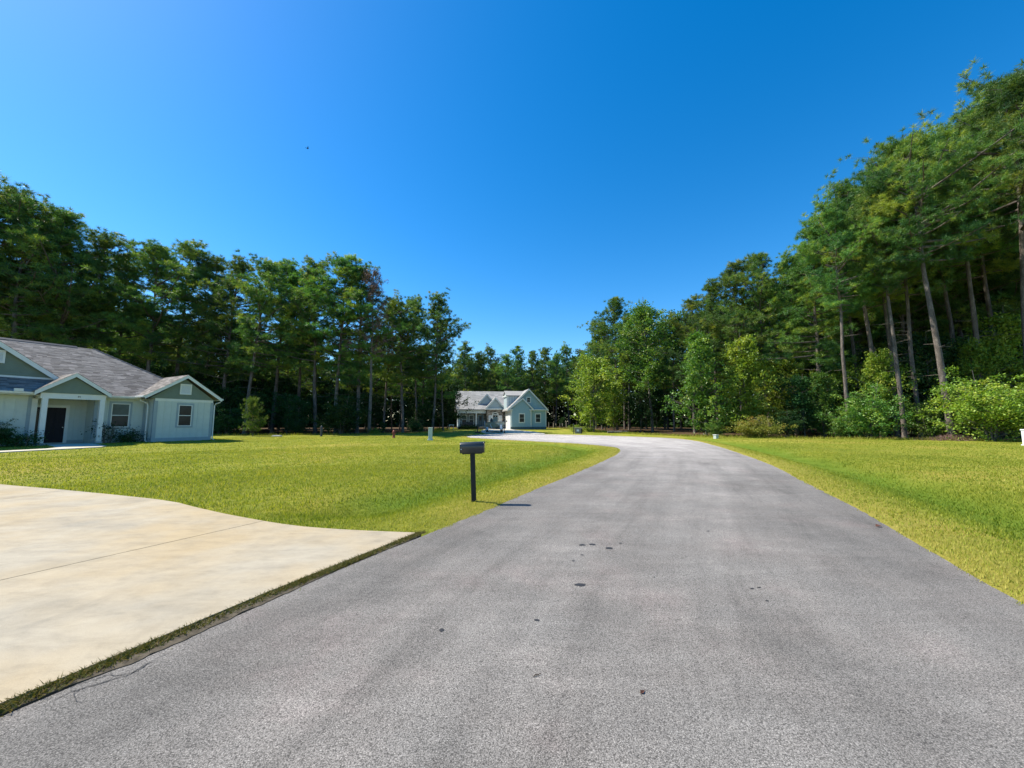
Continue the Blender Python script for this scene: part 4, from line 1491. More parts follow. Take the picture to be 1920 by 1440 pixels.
MB().box(-0.23, 0.23, -0.18, 0.18, 0.34, 0.39).build('lid', M['white_plastic'], sb, 0.01)
qx, qy = -20.2, 41.0
dpst = empty('bollard', (qx, qy, tz(qx, qy)), 0, 'short dark round-topped post at the edge of the left wood', 'post')
MB().lathe([(0.16, -0.05), (0.16, 0.03), (0.115, 0.05), (0.115, 0.98), (0.09, 1.08), (0.04, 1.13)], 12).build('shaft', M['dark_grey'], dpst, smooth=True)
cx_, cy_ = -24.4, 40.2
cover = empty('utility_cover', (cx_, cy_, tz(cx_, cy_)), 0.1, 'flat pale utility cover lying in the grass before the left wood', 'cover')
MB().box(-0.42, 0.42, -0.28, 0.28, -0.05, 0.10).build('rim', M['path_concrete'], cover, 0.01)
MB().box(-0.34, 0.34, -0.21, 0.21, 0.10, 0.14).build('lid', M['white_plastic'], cover, 0.01)


def far_z(x, y):
    return 0.05 + 0.30 * float(sm(54, 66, np.array(y))) + 0.02


# mailbox of the far house
ux, uy = -5.05, 56.8
fm = empty('mailbox', (ux, uy, tz(ux, uy)), R(-80), 'dark mailbox on a post beside the drive of the far house', 'mailbox')
MB().box(-0.06, 0.06, -0.06, 0.06, -0.15, 1.12).build('post', M['black_wood'], fm)
mail_body(MB(), -0.28, 0.26, 1.12, 0.2, 0.24).build('box', M['dark_grey'], fm, smooth=True)
MB().box(-0.40, 0.40, -0.40, 0.40, -0.1, 0.16).build('planter_base', M['black_wood'], fm, 0.05)
MB().box(-0.05, 0.09, -0.125, -0.11, 1.2, 1.42).build('flag', M['white_plastic'], fm)

# boat on a trailer
tx, ty = -2.43, 57.6
trl = empty('boat_trailer', (tx, ty, far_z(tx, ty)), R(-74), 'silver boat trailer with white guide posts in front of the far house', 'trailer')
# local: +x towards the tongue
t_ = MB()
for s_ in (-1, 1):
    t_.tube([(-2.6, 0.95 * s_, 0.55), (0.6, 0.95 * s_, 0.55), (3.0, 0.12 * s_, 0.52)], 0.05, 6)
for x in (-2.5, -1.0, 0.5):
    t_.tube([(x, -0.95, 0.55), (x, 0.95, 0.55)], 0.045, 6)
t_.tube([(2.6, 0, 0.52), (5.2, 0, 0.50)], 0.055, 6)
t_.build('frame', M['galv'], trl)
for s_ in (-1, 1):
    for x in (-0.9,):
        wv = MB().tube([(x, s_ * 1.02, 0.33), (x, s_ * 1.24, 0.33)], 0.33, 18).build('wheel', M['rubber'], trl)
        MB().tube([(x, s_ * 1.0, 0.33), (x, s_ * 1.255, 0.33)], 0.17, 14).build('rim', M['white_plastic'], wv)
        f_ = MB()
        arcf = [(x + 0.45 * math.cos(t), 0.33 + 0.45 * math.sin(t)) for t in np.linspace(0.15, PI - 0.15, 9)]
        for (a0, b0), (a1, b1) in zip(arcf, arcf[1:]):
            f_.add([(a0, s_ * 1.0, b0), (a1, s_ * 1.0, b1), (a1, s_ * 1.28, b1), (a0, s_ * 1.28, b0), (a0, s_ * 1.0, b0 - 0.03), (a1, s_ * 1.0, b1 - 0.03), (a1, s_ * 1.28, b1 - 0.03), (a0, s_ * 1.28, b0 - 0.03)],
                   [(0, 1, 2, 3), (7, 6, 5, 4), (0, 4, 5, 1), (3, 2, 6, 7)])
        f_.build('mudguard', M['white_plastic'], trl)
    MB().tube([(-2.2, s_ * 1.0, 0.55), (-2.2, s_ * 1.16, 0.6), (-2.2, s_ * 1.2, 1.75)], 0.045, 6).build('guide_post', M['white_plastic'], trl)
    MB().tube([(1.0, s_ * 0.8, 0.6), (0.9, s_ * 1.05, 1.25)], 0.045, 6).build('bunk_arm', M['white_plastic'], trl)
MB().tube([(4.6, 0.14, 0.98), (4.6, 0.14, 0.16)], [0.05, 0.045], 8).build('jack', M['dark_grey'], trl)
MB().tube([(4.6, 0.09, 0.12), (4.6, 0.19, 0.12)], 0.12, 12).build('jack_wheel', M['rubber'], trl)
MB().box(3.0, 3.3, -0.12, 0.12, 0.5, 1.15).build('winch_stand', M['white_plastic'], trl)
boat = empty('boat', (tx, ty, far_z(tx, ty) + 0.62), R(-74), 'olive square-bowed boat resting on the trailer, bow towards the road', 'boat')


def hull_section(x):
    t = (x + 2.7) / 5.6           # 0 stern .. 1 bow
    wt = 1.02 * (1 - 0.42 * max(0, (t - 0.62) / 0.38) ** 1.8)
    wb = 0.74 * (1 - 0.62 * max(0, (t - 0.55) / 0.45) ** 1.8)
    zb = 0.42 * max(0, (t - 0.62) / 0.38) ** 2
    zt = 0.78 + 0.12 * t
    return wt, wb, zb, zt


hb = MB()
xs_ = [-2.7, -1.6, -0.4, 0.6, 1.3, 1.9, 2.4, 2.9]
rows = []
for x in xs_:
    wt, wb, zb, zt = hull_section(x)
    rows.append([(x, -wt, zt), (x, -wt * 0.97, zt * 0.55 + zb * 0.45), (x, -wb, zb + 0.04), (x, 0, zb), (x, wb, zb + 0.04), (x, wt * 0.97, zt * 0.55 + zb * 0.45), (x, wt, zt)])
vs = [v for r in rows for v in r]
fs = []
for i in range(len(xs_) - 1):
    for j in range(6):
        fs.append((i * 7 + j, i * 7 + j + 1, (i + 1) * 7 + j + 1, (i + 1) * 7 + j))
fs.append(tuple(range(7)))
fs.append(tuple(range((len(xs_) - 1) * 7 + 6, (len(xs_) - 1) * 7 - 1, -1)))
hb.add(vs, fs)
hb.build('hull', M['boat_paint'], boat)
gl = MB()
for s_ in (-1, 1):
    gl.tube([(x, s_ * hull_section(x)[0], hull_section(x)[3] + 0.02) for x in xs_], 0.045, 6)
gl.tube([(2.92, -hull_section(2.9)[0], 0.92), (2.92, hull_section(2.9)[0], 0.92)], 0.045, 6)
gl.build('gunwale', M['boat_inside'], boat)
dk = MB()
wt = hull_section(1.4)[0]
dk.add([(1.4, -wt + 0.05, 0.86), (2.85, -0.6, 0.9), (2.85, 0.6, 0.9), (1.4, wt - 0.05, 0.86)], [(0, 1, 2, 3)])
dk.build('fore_deck', M['boat_inside'], boat)
MB().box(-0.6, 0.0, -0.42, 0.3, 0.5, 1.35).box(-0.1, 0.02, -0.36, 0.24, 1.35, 1.62).build('console', M['boat_inside'], boat, 0.03)
MB().tube([(-2.75, 0, 1.35), (-3.0, 0, 1.3), (-3.05, 0, 0.3), (-3.0, 0, -0.1)], [0.16, 0.2, 0.1, 0.06], 8).build('outboard_motor', M['dark_grey'], boat)
MB().tube([(2.0, 0.62, 0.93), (2.9, 0.78, 1.02), (3.1, 0.82, 1.02)], [0.05, 0.06, 0.11], 8).build('trolling_motor', M['dark_grey'], boat)

# small things near the far house
gx, gy = -10.9, 69.5
tb = empty('garden_table', (gx, gy, tz(gx, gy)), 0.2, 'small white topped stand on the grass left of the far house', 'table')
MB().box(-0.45, 0.45, -0.3, 0.3, 0.78, 0.9).build('top', M['white_plastic'], tb, 0.02)
for sx in (-1, 1):
    for sy in (-1, 1):
        MB().box(sx * 0.36 - 0.04, sx * 0.36 + 0.04, sy * 0.22 - 0.04, sy * 0.22 + 0.04, -0.05, 0.78).build('leg', M['pedestal'], tb)
bn = empty('porch_bench', (*kb_xy(-8.2, -2.0), 0.23 + FB * 1.07), KA, 'dark bench on the porch of the far house', 'bench')
MB().box(-1.1, 1.1, -0.25, 0.25, 0.40, 0.46).build('seat', M['dark_grey'], bn)
MB().box(-1.1, 1.1, 0.2, 0.26, 0.46, 0.95).build('backrest', M['dark_grey'], bn)
for sx in (-1, 1):
    MB().box(sx * 1.0 - 0.04, sx * 1.0 + 0.04, -0.24, 0.24, 0, 0.4).build('leg', M['dark_grey'], bn)

# grey box and slim lamp post on the grass right of the far house
kx, ky = 9.4, 54.6
kb = empty('stone_box', (kx, ky, tz(kx, ky)), R(-12), 'low grey stone box with a pale panel on the far grass', 'box')
MB().box(-0.52, 0.36, -0.3, 0.3, -0.05, 0.66).build('body', M['weathered'], kb, 0.03)
MB().box(-0.62, 0.5, -0.38, 0.38, 0.66, 0.80).build('lid', M['weathered'], kb, 0.02)
MB().box(-0.26, 0.08, -0.33, -0.30, 0.28, 0.56).build('panel', M['white_plastic'], kb)
MB().box(0.36, 0.48, -0.26, 0.26, -0.05, 0.66).build('side_board', M['twig'], kb)
lx, ly = 8.55, 53.6
lp = empty('yard_lamp', (lx, ly, tz(lx, ly)), 0, 'slim black post standing beside the low grey stone box', 'post')
MB().tube([(0, 0, -0.1), (0, 0, 1.25)], 0.05, 8).build('pole', M['black_metal'], lp)
MB().lathe([(0.05, 1.25), (0.10, 1.28), (0.10, 1.33), (0.03, 1.40)], 10).build('finial', M['black_metal'], lp)
for i, (u, wd) in enumerate(((1151, 1.0), (1165, 0.75))):
    y = 54.4 + i * 0.7
    x = (u - 960) / 720 * y
    lg = MB().tube([(-wd, 0, 0.17), (0, 0.05, 0.18), (wd, 0, 0.16)], [0.15, 0.16, 0.14], 9).build('fallen_log', M['smooth_bark'], None, smooth=True, loc=(x, y, tz(x, y)), rot=(0, 0, 0.1 * i))
    tag(lg, ['longer pale log lying at the shaded edge of the far grass', 'shorter pale log lying right of the longer one'][i], 'log', 'logs at the far wood edge')
fpost = MB().box(-0.06, 0.06, -0.06, 0.06, -0.2, 1.25).mesh('fence_post', M['weathered'])
for u in (1029, 1037.5, 1042, 1050, 1054.5, 1061.5):
    x = (u - 960) / 720 * 84
    o = link('fence_post', fpost, None, (x, 84 + random.random(), tz(x, 84)), (0, 0, random.random()))
    o.scale = (1.3, 1.3, 0.85 + 0.4 * random.random())
    tag(o, 'short pale wooden stake in the dark wood right of the far house', 'post', 'stakes behind the far lawn')

# marks and litter on the road
def blob(name, mat, x, y, rx, ry, z, parent, seed, rz=0.0):
    rng = np.random.RandomState(seed)
    n = 18
    r = 1 + 0.22 * rng.randn(n)
    r = (r + np.roll(r, 1)) / 2
    vs = [(0, 0, 0)] + [(rx * r[i] * math.cos(2 * PI * i / n), ry * r[i] * math.sin(2 * PI * i / n), 0) for i in range(n)]
    me = bpy.data.meshes.new(name)
    me.from_pydata(vs, [], [(0, 1 + i, 1 + (i + 1) % n) for i in range(n)])
    me.materials.append(mat)
    return link(name, me, parent, (x, y, z), (0, 0, rz))


for i, (u, v, rx, ry) in enumerate(((1092, 1022, 0.045, 0.035), (1110, 1021, 0.045, 0.03), (1142, 1028, 0.045, 0.035), (1088, 1097, 0.05, 0.035), (1092, 1041, 0.02, 0.014), (1075, 1052, 0.018, 0.012), (1163, 1019, 0.02, 0.012),
                                    (1226, 1083, 0.012, 0.01), (828, 1182, 0.02, 0.018), (1006, 1163, 0.022, 0.016), (1328, 996, 0.03, 0.012), (1410, 1104, 0.018, 0.012), (1423, 1102, 0.018, 0.012), (1438, 1127, 0.014, 0.012))):
    gx_, gy_ = px_ground(u, v, 0)
    blob('oil_stain', M['oil'], gx_, gy_, rx, ry, 0.004, road, 900 + i)
for i, (u, v, rx, ry, rz) in enumerate(((1210, 858, 0.95, 0.16, -0.1),)):
    gx_, gy_ = px_ground(u, v, 0)
    blob('pale_scrape', M['scrape'], gx_, gy_, rx, ry, 0.004, road, 950 + i, rz)
ax, ay = px_ground(1007, 1268, 0)
tw = MB().tube([(-0.022, -0.012, 0.005), (-0.012, 0.0, 0.009), (0.005, 0.003, 0.007), (0.026, 0.016, 0.010)], [0.0028, 0.0035, 0.003, 0.0018], 6)
tw.tube([(-0.012, 0.0, 0.009), (-0.018, -0.010, 0.006)], [0.002, 0.0012], 5)
tag(tw.build('twig', M['twig'], None, loc=(ax, ay, 0)), 'tiny dark twig lying on the asphalt near the bottom', 'twig')
ax, ay = px_ground(1205, 1299, 0)
lf = MB()
lf.add([(-0.022, 0, 0.004), (-0.006, 0.012, 0.012), (0.022, 0.002, 0.006), (-0.004, -0.012, 0.008), (0.0, 0, 0.004)], [(0, 4, 1), (1, 4, 2), (2, 4, 3), (3, 4, 0)])
lf.tube([(0.02, 0.002, 0.005), (0.034, 0.006, 0.006)], 0.0012, 4)
tag(lf.build('dry_leaf', M['dry_leaf'], None, loc=(ax, ay, 0), rot=(0, 0, 0.6)), 'curled dark brown leaf lying on the asphalt near the bottom', 'leaf')
ax, ay = px_ground(1655, 988, 0)
lf = MB()
lf.add([(-0.06, 0, 0.006), (-0.01, 0.035, 0.035), (0.06, 0.0, 0.01), (-0.01, -0.035, 0.02), (0.0, 0, 0.03)], [(0, 4, 1), (1, 4, 2), (2, 4, 3), (3, 4, 0)])
tag(lf.build('dry_leaf', M['dry_leaf'], None, loc=(ax - 0.06, ay, 0.004), rot=(0, 0, 0.2)), 'dark brown leaf lying at the right edge of the road', 'leaf')

# bird far up over the left wood
bd = empty('bird', (-34.2, 60.0, 47.2), 0.6, 'tiny dark bird flying in the blue sky above the left wood', 'bird')
bb = MB().tube([(-0.20, 0, 0), (-0.12, 0, 0.01), (0.02, 0, 0.02), (0.15, 0, 0.02), (0.22, 0, 0.03)], [0.02, 0.05, 0.065, 0.045, 0.015], 8)
bb.build('body', M['bird'], bd, smooth=True)
for s_ in (-1, 1):
    MB().add([(0.10, s_ * 0.04, 0.03), (-0.08, s_ * 0.04, 0.03), (-0.02, s_ * 0.24, 0.12), (0.10, s_ * 0.22, 0.12), (0.0, s_ * 0.5, 0.16), (0.08, s_ * 0.04, 0.015), (0.02, s_ * 0.22, 0.105)],
             [(0, 1, 2, 3), (3, 2, 4), (0, 3, 6, 5), (3, 4, 6)]).build('wing', M['bird'], bd)
MB().add([(-0.18, 0.02, 0), (-0.34, 0.07, 0.01), (-0.34, -0.07, 0.01), (-0.18, -0.02, 0)], [(0, 1, 2, 3)]).build('tail', M['bird'], bd)

# ------------------------------------------------------------------ trees and shrubs
lefts = [  # px of the foot, depth, px of the top, kind, label
    (-95, 39, 300, 1, 'pine half outside the left edge of the picture, behind the near house'),
    (-35, 43, 335, 3, 'pine at the left picture edge, tallest of the left wood'),
    (14, 40, 345, 1, 'tall dark pine behind the near roof, at the far left corner'),
    (62, 44, 385, 0, 'pine second from the left edge, behind the near house roof'),
    (108, 42, 384, 3, 'pine with a side branch reaching right, behind the near roof ridge'),
    (160, 47, 425, 2, 'pine filling the notch left of the sky gap behind the near house'),
    (222, 50, 462, 0, 'pine rising just right of the sky gap behind the near roof'),
    (268, 48, 446, 4, 'broad pine above the hip of the near roof, left of its twin'),
    (318, 50, 441, 1, 'broad rounded pine above the right gable of the near house'),
    (372, 52, 470, 2, 'slim pine in the dip right of the broad rounded one'),
    (425, 49, 461, 3, 'pine with a separate tuft on top, right of the near house'),
    (468, 47, 466, 0, 'pine with a pale trunk foot above the bright young pine'),
    (512, 51, 480, 4, 'pine right of the two that stand over the bright young pine'),
    (562, 53, 505, 2, 'low pine in the dip before the tall round-headed pine'),
    (598, 50, 482, 1, 'left half of the tall round-headed pair of pines left of the dead tree'),
    (634, 49, 468, 0, 'highest round-headed pine, just left of the dead brown tree'),
    (668, 52, 492, 3, 'pine touching the left side of the dead brown tree'),
    (722, 56, 560, 4, 'pine directly under the right side of the dead brown tree'),
    (762, 55, 552, 1, 'rounded pine in the middle of the slope right of the dead tree'),
    (790, 58, 548, 2, 'pine with the pointed top right of the dead tree'),
    (816, 57, 540, 0, 'sharp-topped pine, last tall one before the far house'),
    (832, 61, 590, 5, 'pine with ragged branches against the sky left of the far house'),
    (868, 86, 632, 5, 'low pine at the foot of the ragged one, beside the far house'),
]
for px, dep, top, k, lab in lefts:
    tr = px_tree('pine_tree', PINE[k], px + random.uniform(-9, 9), dep + random.uniform(0, 4), top, lab, 'pine', 'pines along the left wood edge', 1.08 + 0.25 * random.random())
    tr.rotation_euler[0], tr.rotation_euler[1] = R(random.uniform(-2.2, 2.2)), R(random.uniform(-2.2, 2.2))
px_tree('dead_tree', DEAD[0], 694, 50, 496, 'dead pine with brown withered twigs standing among the green left wood', 'tree', None, 1.0, 0.4)

mids = [(898, 92, 652), (922, 96, 643), (945, 90, 655), (972, 94, 639), (998, 92, 650), (1020, 95, 643), (1042, 91, 655), (1066, 94, 640), (1088, 90, 646), (1107, 86, 636)]
midlab = ['first pine right of the left wood, behind the left end of the far roof', 'pine behind the porch of the far house', 'lower pine behind the stone bay of the far house', 'slim round-topped pine behind the middle of the far house',
          'pine behind the left slope of the blue garage gable', 'broad pine behind the peak of the blue garage gable', 'low pine just right of the garage gable peak', 'pine with a bare pale trunk right of the far house', 'pine between the far house and the yellow-green tree', 'tall pine behind the yellow-green leafy tree']
for i, (px, dep, top) in enumerate(mids):
    px_tree('pine_tree', PINE[(i * 5 + 2) % 6], px, dep, top, midlab[i], 'pine', 'pines behind the far house', 0.95 + 0.15 * random.random())

rights = [
    (1128, 74, 592, 2, None, 'leaning pine at the left end of the right wood'),
    (1156, 68, 548, 4, None, 'tall two-tufted pine left of the leafy rounded tree in the right wood'),
    (1178, 66, 580, 2, None, 'pine close behind the two-tufted one in the right wood'),
    (1262, 60, 585, 0, None, 'pine in the dip right of the leafy rounded tree'),
    (1300, 56, 548, 1, None, 'pine above the vine-covered tree in the right wood'),
    (1345, 52, 512, 3, None, 'pine on the left shoulder of the high right wood'),
    (1392, 50, 484, 0, None, 'pine with a dark visible trunk behind the yellow-green column tree'),
    (1440, 48, 462, 4, None, 'flat-topped pine high over the turning yellow bush'),
    (1490, 47, 470, 1, None, 'pine in the step of the skyline left of the high right wood'),
    (1540, 43, 398, 3, None, 'pine whose crown juts left into the sky in the right wood'),
]
for px, dep, top, k, _, lab in rights:
    px_tree('pine_tree', PINE[k], px, dep, top, lab, 'pine', 'pines along the right wood edge', 1.05 + 0.12 * random.random())
bigs = [
    (1588, 38, 345, 1, 'slender pale-trunked pine left of the bare double trunks at right'),
    (1650, 41, 290, 0, 'pine with a patchy grey trunk, left of the double trunks at right'),
    (1676, 42, 262, 2, 'left, reddish one of the two close pine trunks at right'),
    (1690, 36.5, 285, 1, 'right, greyer one of the two close pine trunks at right'),
    (1720, 39, 222, 2, 'straight dark pine trunk between the double trunks and the thick one'),
    (1778, 33.5, 178, 0, 'thick pale leaning pine trunk rising from the straw mound at right'),
    (1842, 39, 172, 1, 'sunlit pine trunk rising behind the big shrub at right'),
    (1872, 43, 150, 2, 'slim slanting pine behind the right part of the big shrub'),
    (1932, 35, 92, 0, 'dark pine trunk at the right picture edge above the white box'),
    (1990, 39, 60, 1, 'pine just outside the right picture edge, crown reaching in'),
    (2070, 34, 40, 2, 'pine beyond the right picture edge with its crown over the corner'),
    (1610, 46, 330, 2, 'pine set back behind the slender pale-trunked pine at right'),
    (1800, 44, 205, 1, 'thin pine set back between the thick trunk and the sunlit trunk'),
]
for i, (px, dep, top, k, lab) in enumerate(bigs):
    px_tree('pine_tree', BIGPINE[k], px, dep, top + 32, lab, 'pine', 'tall pines at the right wood edge', 0.92 + 0.1 * random.random(), i * 1.3)

px_tree('leafy_tree', LEAFY[0], 1222, 60, 540, 'rounded leafy tree standing taller than its pine neighbours in the right wood', 'tree')
px_tree('leafy_tree', LEAFY[1], 1112, 59, 652, 'yellow-green leafy tree in the sun right of the far house', 'tree', None, 1.15)
px_tree('leafy_tree', LEAFY[2], 1322, 45, 600, 'vine-covered leafy tree, green down to the lawn, in the right wood', 'tree', None, 1.0)
px_tree('leafy_tree', LEAFY[4], 1402, 43, 610, 'yellow-green column of leaves left of the dark gap at right', 'tree', None, 0.95)
px_tree('leafy_tree', LEAFY[1], 1150, 63, 700, 'small leafy tree behind the logs right of the yellow-green tree', 'tree', None, 0.95)
px_tree('leafy_tree', LEAFY[3], 1200, 60, 722, 'dark green leafy sapling above the shaded grass edge', 'tree', None, 1.1)
px_tree('leafy_tree', LEAFY[3], 1505, 42, 690, 'dark leafy tree in the shade right of the turning yellow bush', 'tree', None, 1.0)
px_tree('leafy_tree', LEAFY[1], 1470, 45, 655, 'green leafy tree half hidden behind the turning yellow bush', 'tree', None, 0.9)
px_tree('shrub', SHRUB[0], 1852, 31.5, 680, 'big leafy shrub beside the thick pine trunk at the right', 'shrub', None, 1.0)
px_tree('shrub', SHRUB[5], 1940, 30.5, 700, 'leafy shrub behind the white box at the right picture edge', 'shrub', None, 0.9)
px_tree('shrub', SHRUB[1], 1625, 36.0, 705, 'leafy green shrub at the foot of the slender pale-trunked pine', 'shrub', None, 1.0)
px_tree('shrub', SHRUB[6], 1582, 37.5, 755, 'lower shrub left of the slender pale trunk', 'shrub', None, 1.1)
px_tree('shrub', SHRUB[6], 1738, 36.5, 735, 'shrub squeezed left of the thick leaning pine trunk', 'shrub', None, 0.9)
px_tree('shrub', SHRUB[2], 1415, 39.0, 768, 'low turning yellow and rust bush on the right lawn edge', 'shrub', None, 1.15)
px_tree('shrub', SHRUB[3], 1470, 40.0, 756, 'dark green shrub right of the turning yellow bush', 'shrub', None, 1.0)
px_tree('shrub', SHRUB[1], 1340, 43.0, 772, 'green bush at the foot of the vine-covered tree', 'shrub', None, 1.2)
px_tree('leafy_tree', LEAFY[1], 1650, 39.5, 640, 'leafy sapling among the bare pine trunks behind the green shrub at right', 'tree', None, 0.75)
px_tree('leafy_tree', LEAFY[3], 1745, 41, 610, 'dark leafy sapling left of the thick leaning pine trunk', 'tree', None, 0.8)
px_tree('leafy_tree', LEAFY[1], 1830, 39, 620, 'leafy sapling rising behind the big shrub, beside the sunlit trunk', 'tree', None, 0.8)
px_tree('leafy_tree', LEAFY[4], 1900, 38, 560, 'tall leafy sapling near the right picture edge between dark trunks', 'tree', None, 0.9)
px_tree('leafy_tree', LEAFY[2], 1540, 41, 680, 'leafy sapling left of the slender pale-trunked pine', 'tree', None, 0.8)
px_tree('shrub', SHRUB[4], 1084, 58.5, 785, 'rounded bright bush right behind the low grey stone box', 'shrub', 'pair of bright bushes on the far grass', 1.3)
px_tree('shrub', SHRUB[4], 1105, 59.5, 788, 'smaller bright bush right of the one behind the grey stone box', 'shrub', 'pair of bright bushes on the far grass', 1.1)
px_tree('young_pine', YOUNG[0], 478, 41.5, 740, 'bright yellow-green young pine right of the near house', 'pine', None, 0.78)
px_tree('shrub', SHRUB[3], 642, 47.5, 728, 'large dark bush in the shade of the left wood', 'shrub', None, 1.1)
px_tree('shrub', SHRUB[3], 430, 45, 752, 'dark undergrowth bush beside the right corner of the near house', 'shrub', None, 1.1)
px_tree('shrub', SHRUB[3], 560, 48, 772, 'low dark bush between the young pine and the large dark bush', 'shrub', None, 1.2)
px_tree('shrub', SHRUB[4], 702, 50, 790, 'dim twiggy bush round the foot of the dead tree', 'shrub', None, 1.2)
px_tree('shrub', SHRUB[3], 780, 56, 775, 'dark bush under the pines left of the far house', 'shrub', None, 1.2)
px_tree('leafy_tree', LEAFY[3], 825, 73, 700, 'leafy tree leaning over the left end of the far house', 'tree', None, 0.9)

# garden shrubs of the two houses
def hshrub(u, v, h, lab, src=3, spread=1.0):
    x, y = hl(u, v)
    plant('shrub', SHRUB[src], x, y, h, lab, 'shrub', None, spread)


SPINDLY = make_broadleaf(540, 1.7, 0.85, 0.0, 46, 16, 0.10, 'leaves_dark', 0.03, 'dome', 6, 0.1)
SMALL = make_broadleaf(541, 0.9, 0.5, 0.0, 60, 24, 0.08, 'leaves_dark', 0.02, 'dome', 4, 0.1)
x, y = hl(-2.15, -0.75)
plant('shrub', SPINDLY, x, y, 1.65, 'spindly dark shrub beside the right porch column of the near house', 'shrub')
x, y = hl(-0.95, -0.8)
plant('shrub', SMALL, x, y, 0.95, 'small dark shrub under the window left of the right gable', 'shrub')
x, y = hl(-6.75, -0.6)
plant('shrub', SHRUB[3], x, y, 1.5, 'wide dark bush against the shaded wall left of the porch', 'shrub', None, 1.3)
x, y = hl(-5.9, 0.1)
plant('shrub', SMALL, x, y, 0.85, 'low dark shrub between the wide bush and the porch column', 'shrub', None, 1.2)
for i, u in enumerate((-9.5, -8.8, -8.1, -7.4, -6.8)):
    x, y = kb_xy(u, -0.55)
    plant('shrub', SMALL, x, y, 0.85, 'clipped dark shrub in the row before the far porch', 'shrub', 'row of shrubs along the far porch', 1.2)

# straw mound at the thick trunk
bm_ = MB()
rg2 = np.random.RandomState(77)
sx_, sy_ = (1778 - 960) / 720 * 33.0, 33.0
c = np.column_stack([rg2.randn(2600) * 0.95, rg2.randn(2600) * 0.5, np.zeros(2600)])
c[:, 2] = 0.42 * np.exp(-(c[:, 0] ** 2) / 1.2 - (c[:, 1] ** 2) / 0.5) * rg2.rand(2600) + 0.02
d_ = unit(rg2.randn(2600, 3) * np.array([1, 1, 0.5]) + np.array([0, 0, 0.35]))
V, F = tri_cards(c, d_, 0.35, 0.02, rg2)
o = link('straw_mound', np_mesh('straw_mound', V, F, M['dead_needles'], np.repeat(rg2.rand(2600), 3)), None, (sx_, sy_, tz(sx_, sy_)))
tag(o, 'brown mound of pine straw round the foot of the thick trunk', 'straw', None, 'stuff')

# rows of trees deeper in the wood
rng = np.random.RandomState(11)
back = 0


def row(px0, px1, step, dep0, dep1, top0, top1, lab, group, name='pine_tree', srcs=PINE, cat='pine', jit=5):
    n = int(abs(px1 - px0) / step)
    for i in range(n + 1):
        f = i / max(n, 1)
        px = px0 + (px1 - px0) * f + rng.randn() * step * 0.3
        dep = dep0 + (dep1 - dep0) * f + rng.rand() * jit
        top = top0 + (top1 - top0) * f + rng.rand() * 40
        px_tree(name, srcs[rng.randint(len(srcs))], px, dep, top, lab, cat, group, 1.0 + 0.2 * rng.rand())


GL, GR, GM = 'pines inside the left wood', 'pines inside the right wood', 'pines deep behind the far house'
LL = 'dark pine standing inside the left wood behind its front row'
LR = 'shaded pine standing inside the right wood behind its front row'
LM = 'pine standing deep in the wood behind the far house'
row(-160, 800, 50, 51, 62, 475, 630, LL, GL, jit=7)
row(-160, 785, 50, 59, 68, 490, 630, LL, GL, jit=7)
row(-160, 760, 56, 68, 76, 500, 630, LL, GL)
row(830, 890, 20, 88, 92, 650, 650, LL, GL)
row(890, 1120, 22, 101, 101, 655, 655, LM, GM)
row(885, 1130, 22, 112, 112, 665, 660, LM, GM)
row(1120, 1560, 32, 78, 50, 600, 480, LR, GR)
row(1130, 1600, 34, 86, 56, 620, 500, LR, GR)
row(1560, 2080, 44, 50, 44, 400, 190, LR, GR)
row(1540, 2100, 46, 58, 52, 430, 240, LR, GR)
row(1560, 2100, 60, 68, 62, 480, 300, LR, GR)
UL, UR = 'undergrowth trees inside the left wood', 'undergrowth trees inside the right wood'
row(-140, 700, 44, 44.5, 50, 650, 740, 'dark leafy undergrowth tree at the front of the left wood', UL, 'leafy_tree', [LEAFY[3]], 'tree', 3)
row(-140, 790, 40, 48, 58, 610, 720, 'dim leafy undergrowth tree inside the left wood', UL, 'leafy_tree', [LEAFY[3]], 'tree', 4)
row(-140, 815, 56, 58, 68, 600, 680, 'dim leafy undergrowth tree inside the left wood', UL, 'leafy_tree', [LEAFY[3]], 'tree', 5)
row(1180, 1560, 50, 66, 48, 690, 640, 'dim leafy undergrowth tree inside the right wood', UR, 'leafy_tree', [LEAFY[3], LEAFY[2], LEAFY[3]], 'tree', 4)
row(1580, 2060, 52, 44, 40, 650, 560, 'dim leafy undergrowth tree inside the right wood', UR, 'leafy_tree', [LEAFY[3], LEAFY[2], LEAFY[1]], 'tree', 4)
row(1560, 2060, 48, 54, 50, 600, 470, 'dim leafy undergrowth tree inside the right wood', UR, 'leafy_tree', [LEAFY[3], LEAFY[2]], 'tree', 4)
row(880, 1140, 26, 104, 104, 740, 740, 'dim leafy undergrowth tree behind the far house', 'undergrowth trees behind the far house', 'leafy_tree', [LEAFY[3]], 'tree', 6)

# the wood goes on behind the trees one can count
rng = np.random.RandomState(31)
line = spline([(-190, 40), (-120, 72), (-85, 92), (-45, 106), (-15, 124), (10, 132), (32, 122), (48, 98), (62, 84), (85, 70), (125, 62), (190, 40)], 1.0)
n = 150000
ii = rng.randint(0, len(line), n)
C = np.column_stack([line[ii] + rng.randn(n, 2) * 3.5, 17 * rng.rand(n) ** 1.25])
d = unit(rng.randn(n, 3) * np.array([1, 1, 0.6]))
V, F = leaf_cards(C, d, 0.9 + 0.6 * rng.rand(n), 0.40, rng)
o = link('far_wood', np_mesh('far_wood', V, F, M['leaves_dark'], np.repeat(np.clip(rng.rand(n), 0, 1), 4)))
tag(o, 'dense far undergrowth closing the wood behind the countable trees', 'wood', None, 'stuff')

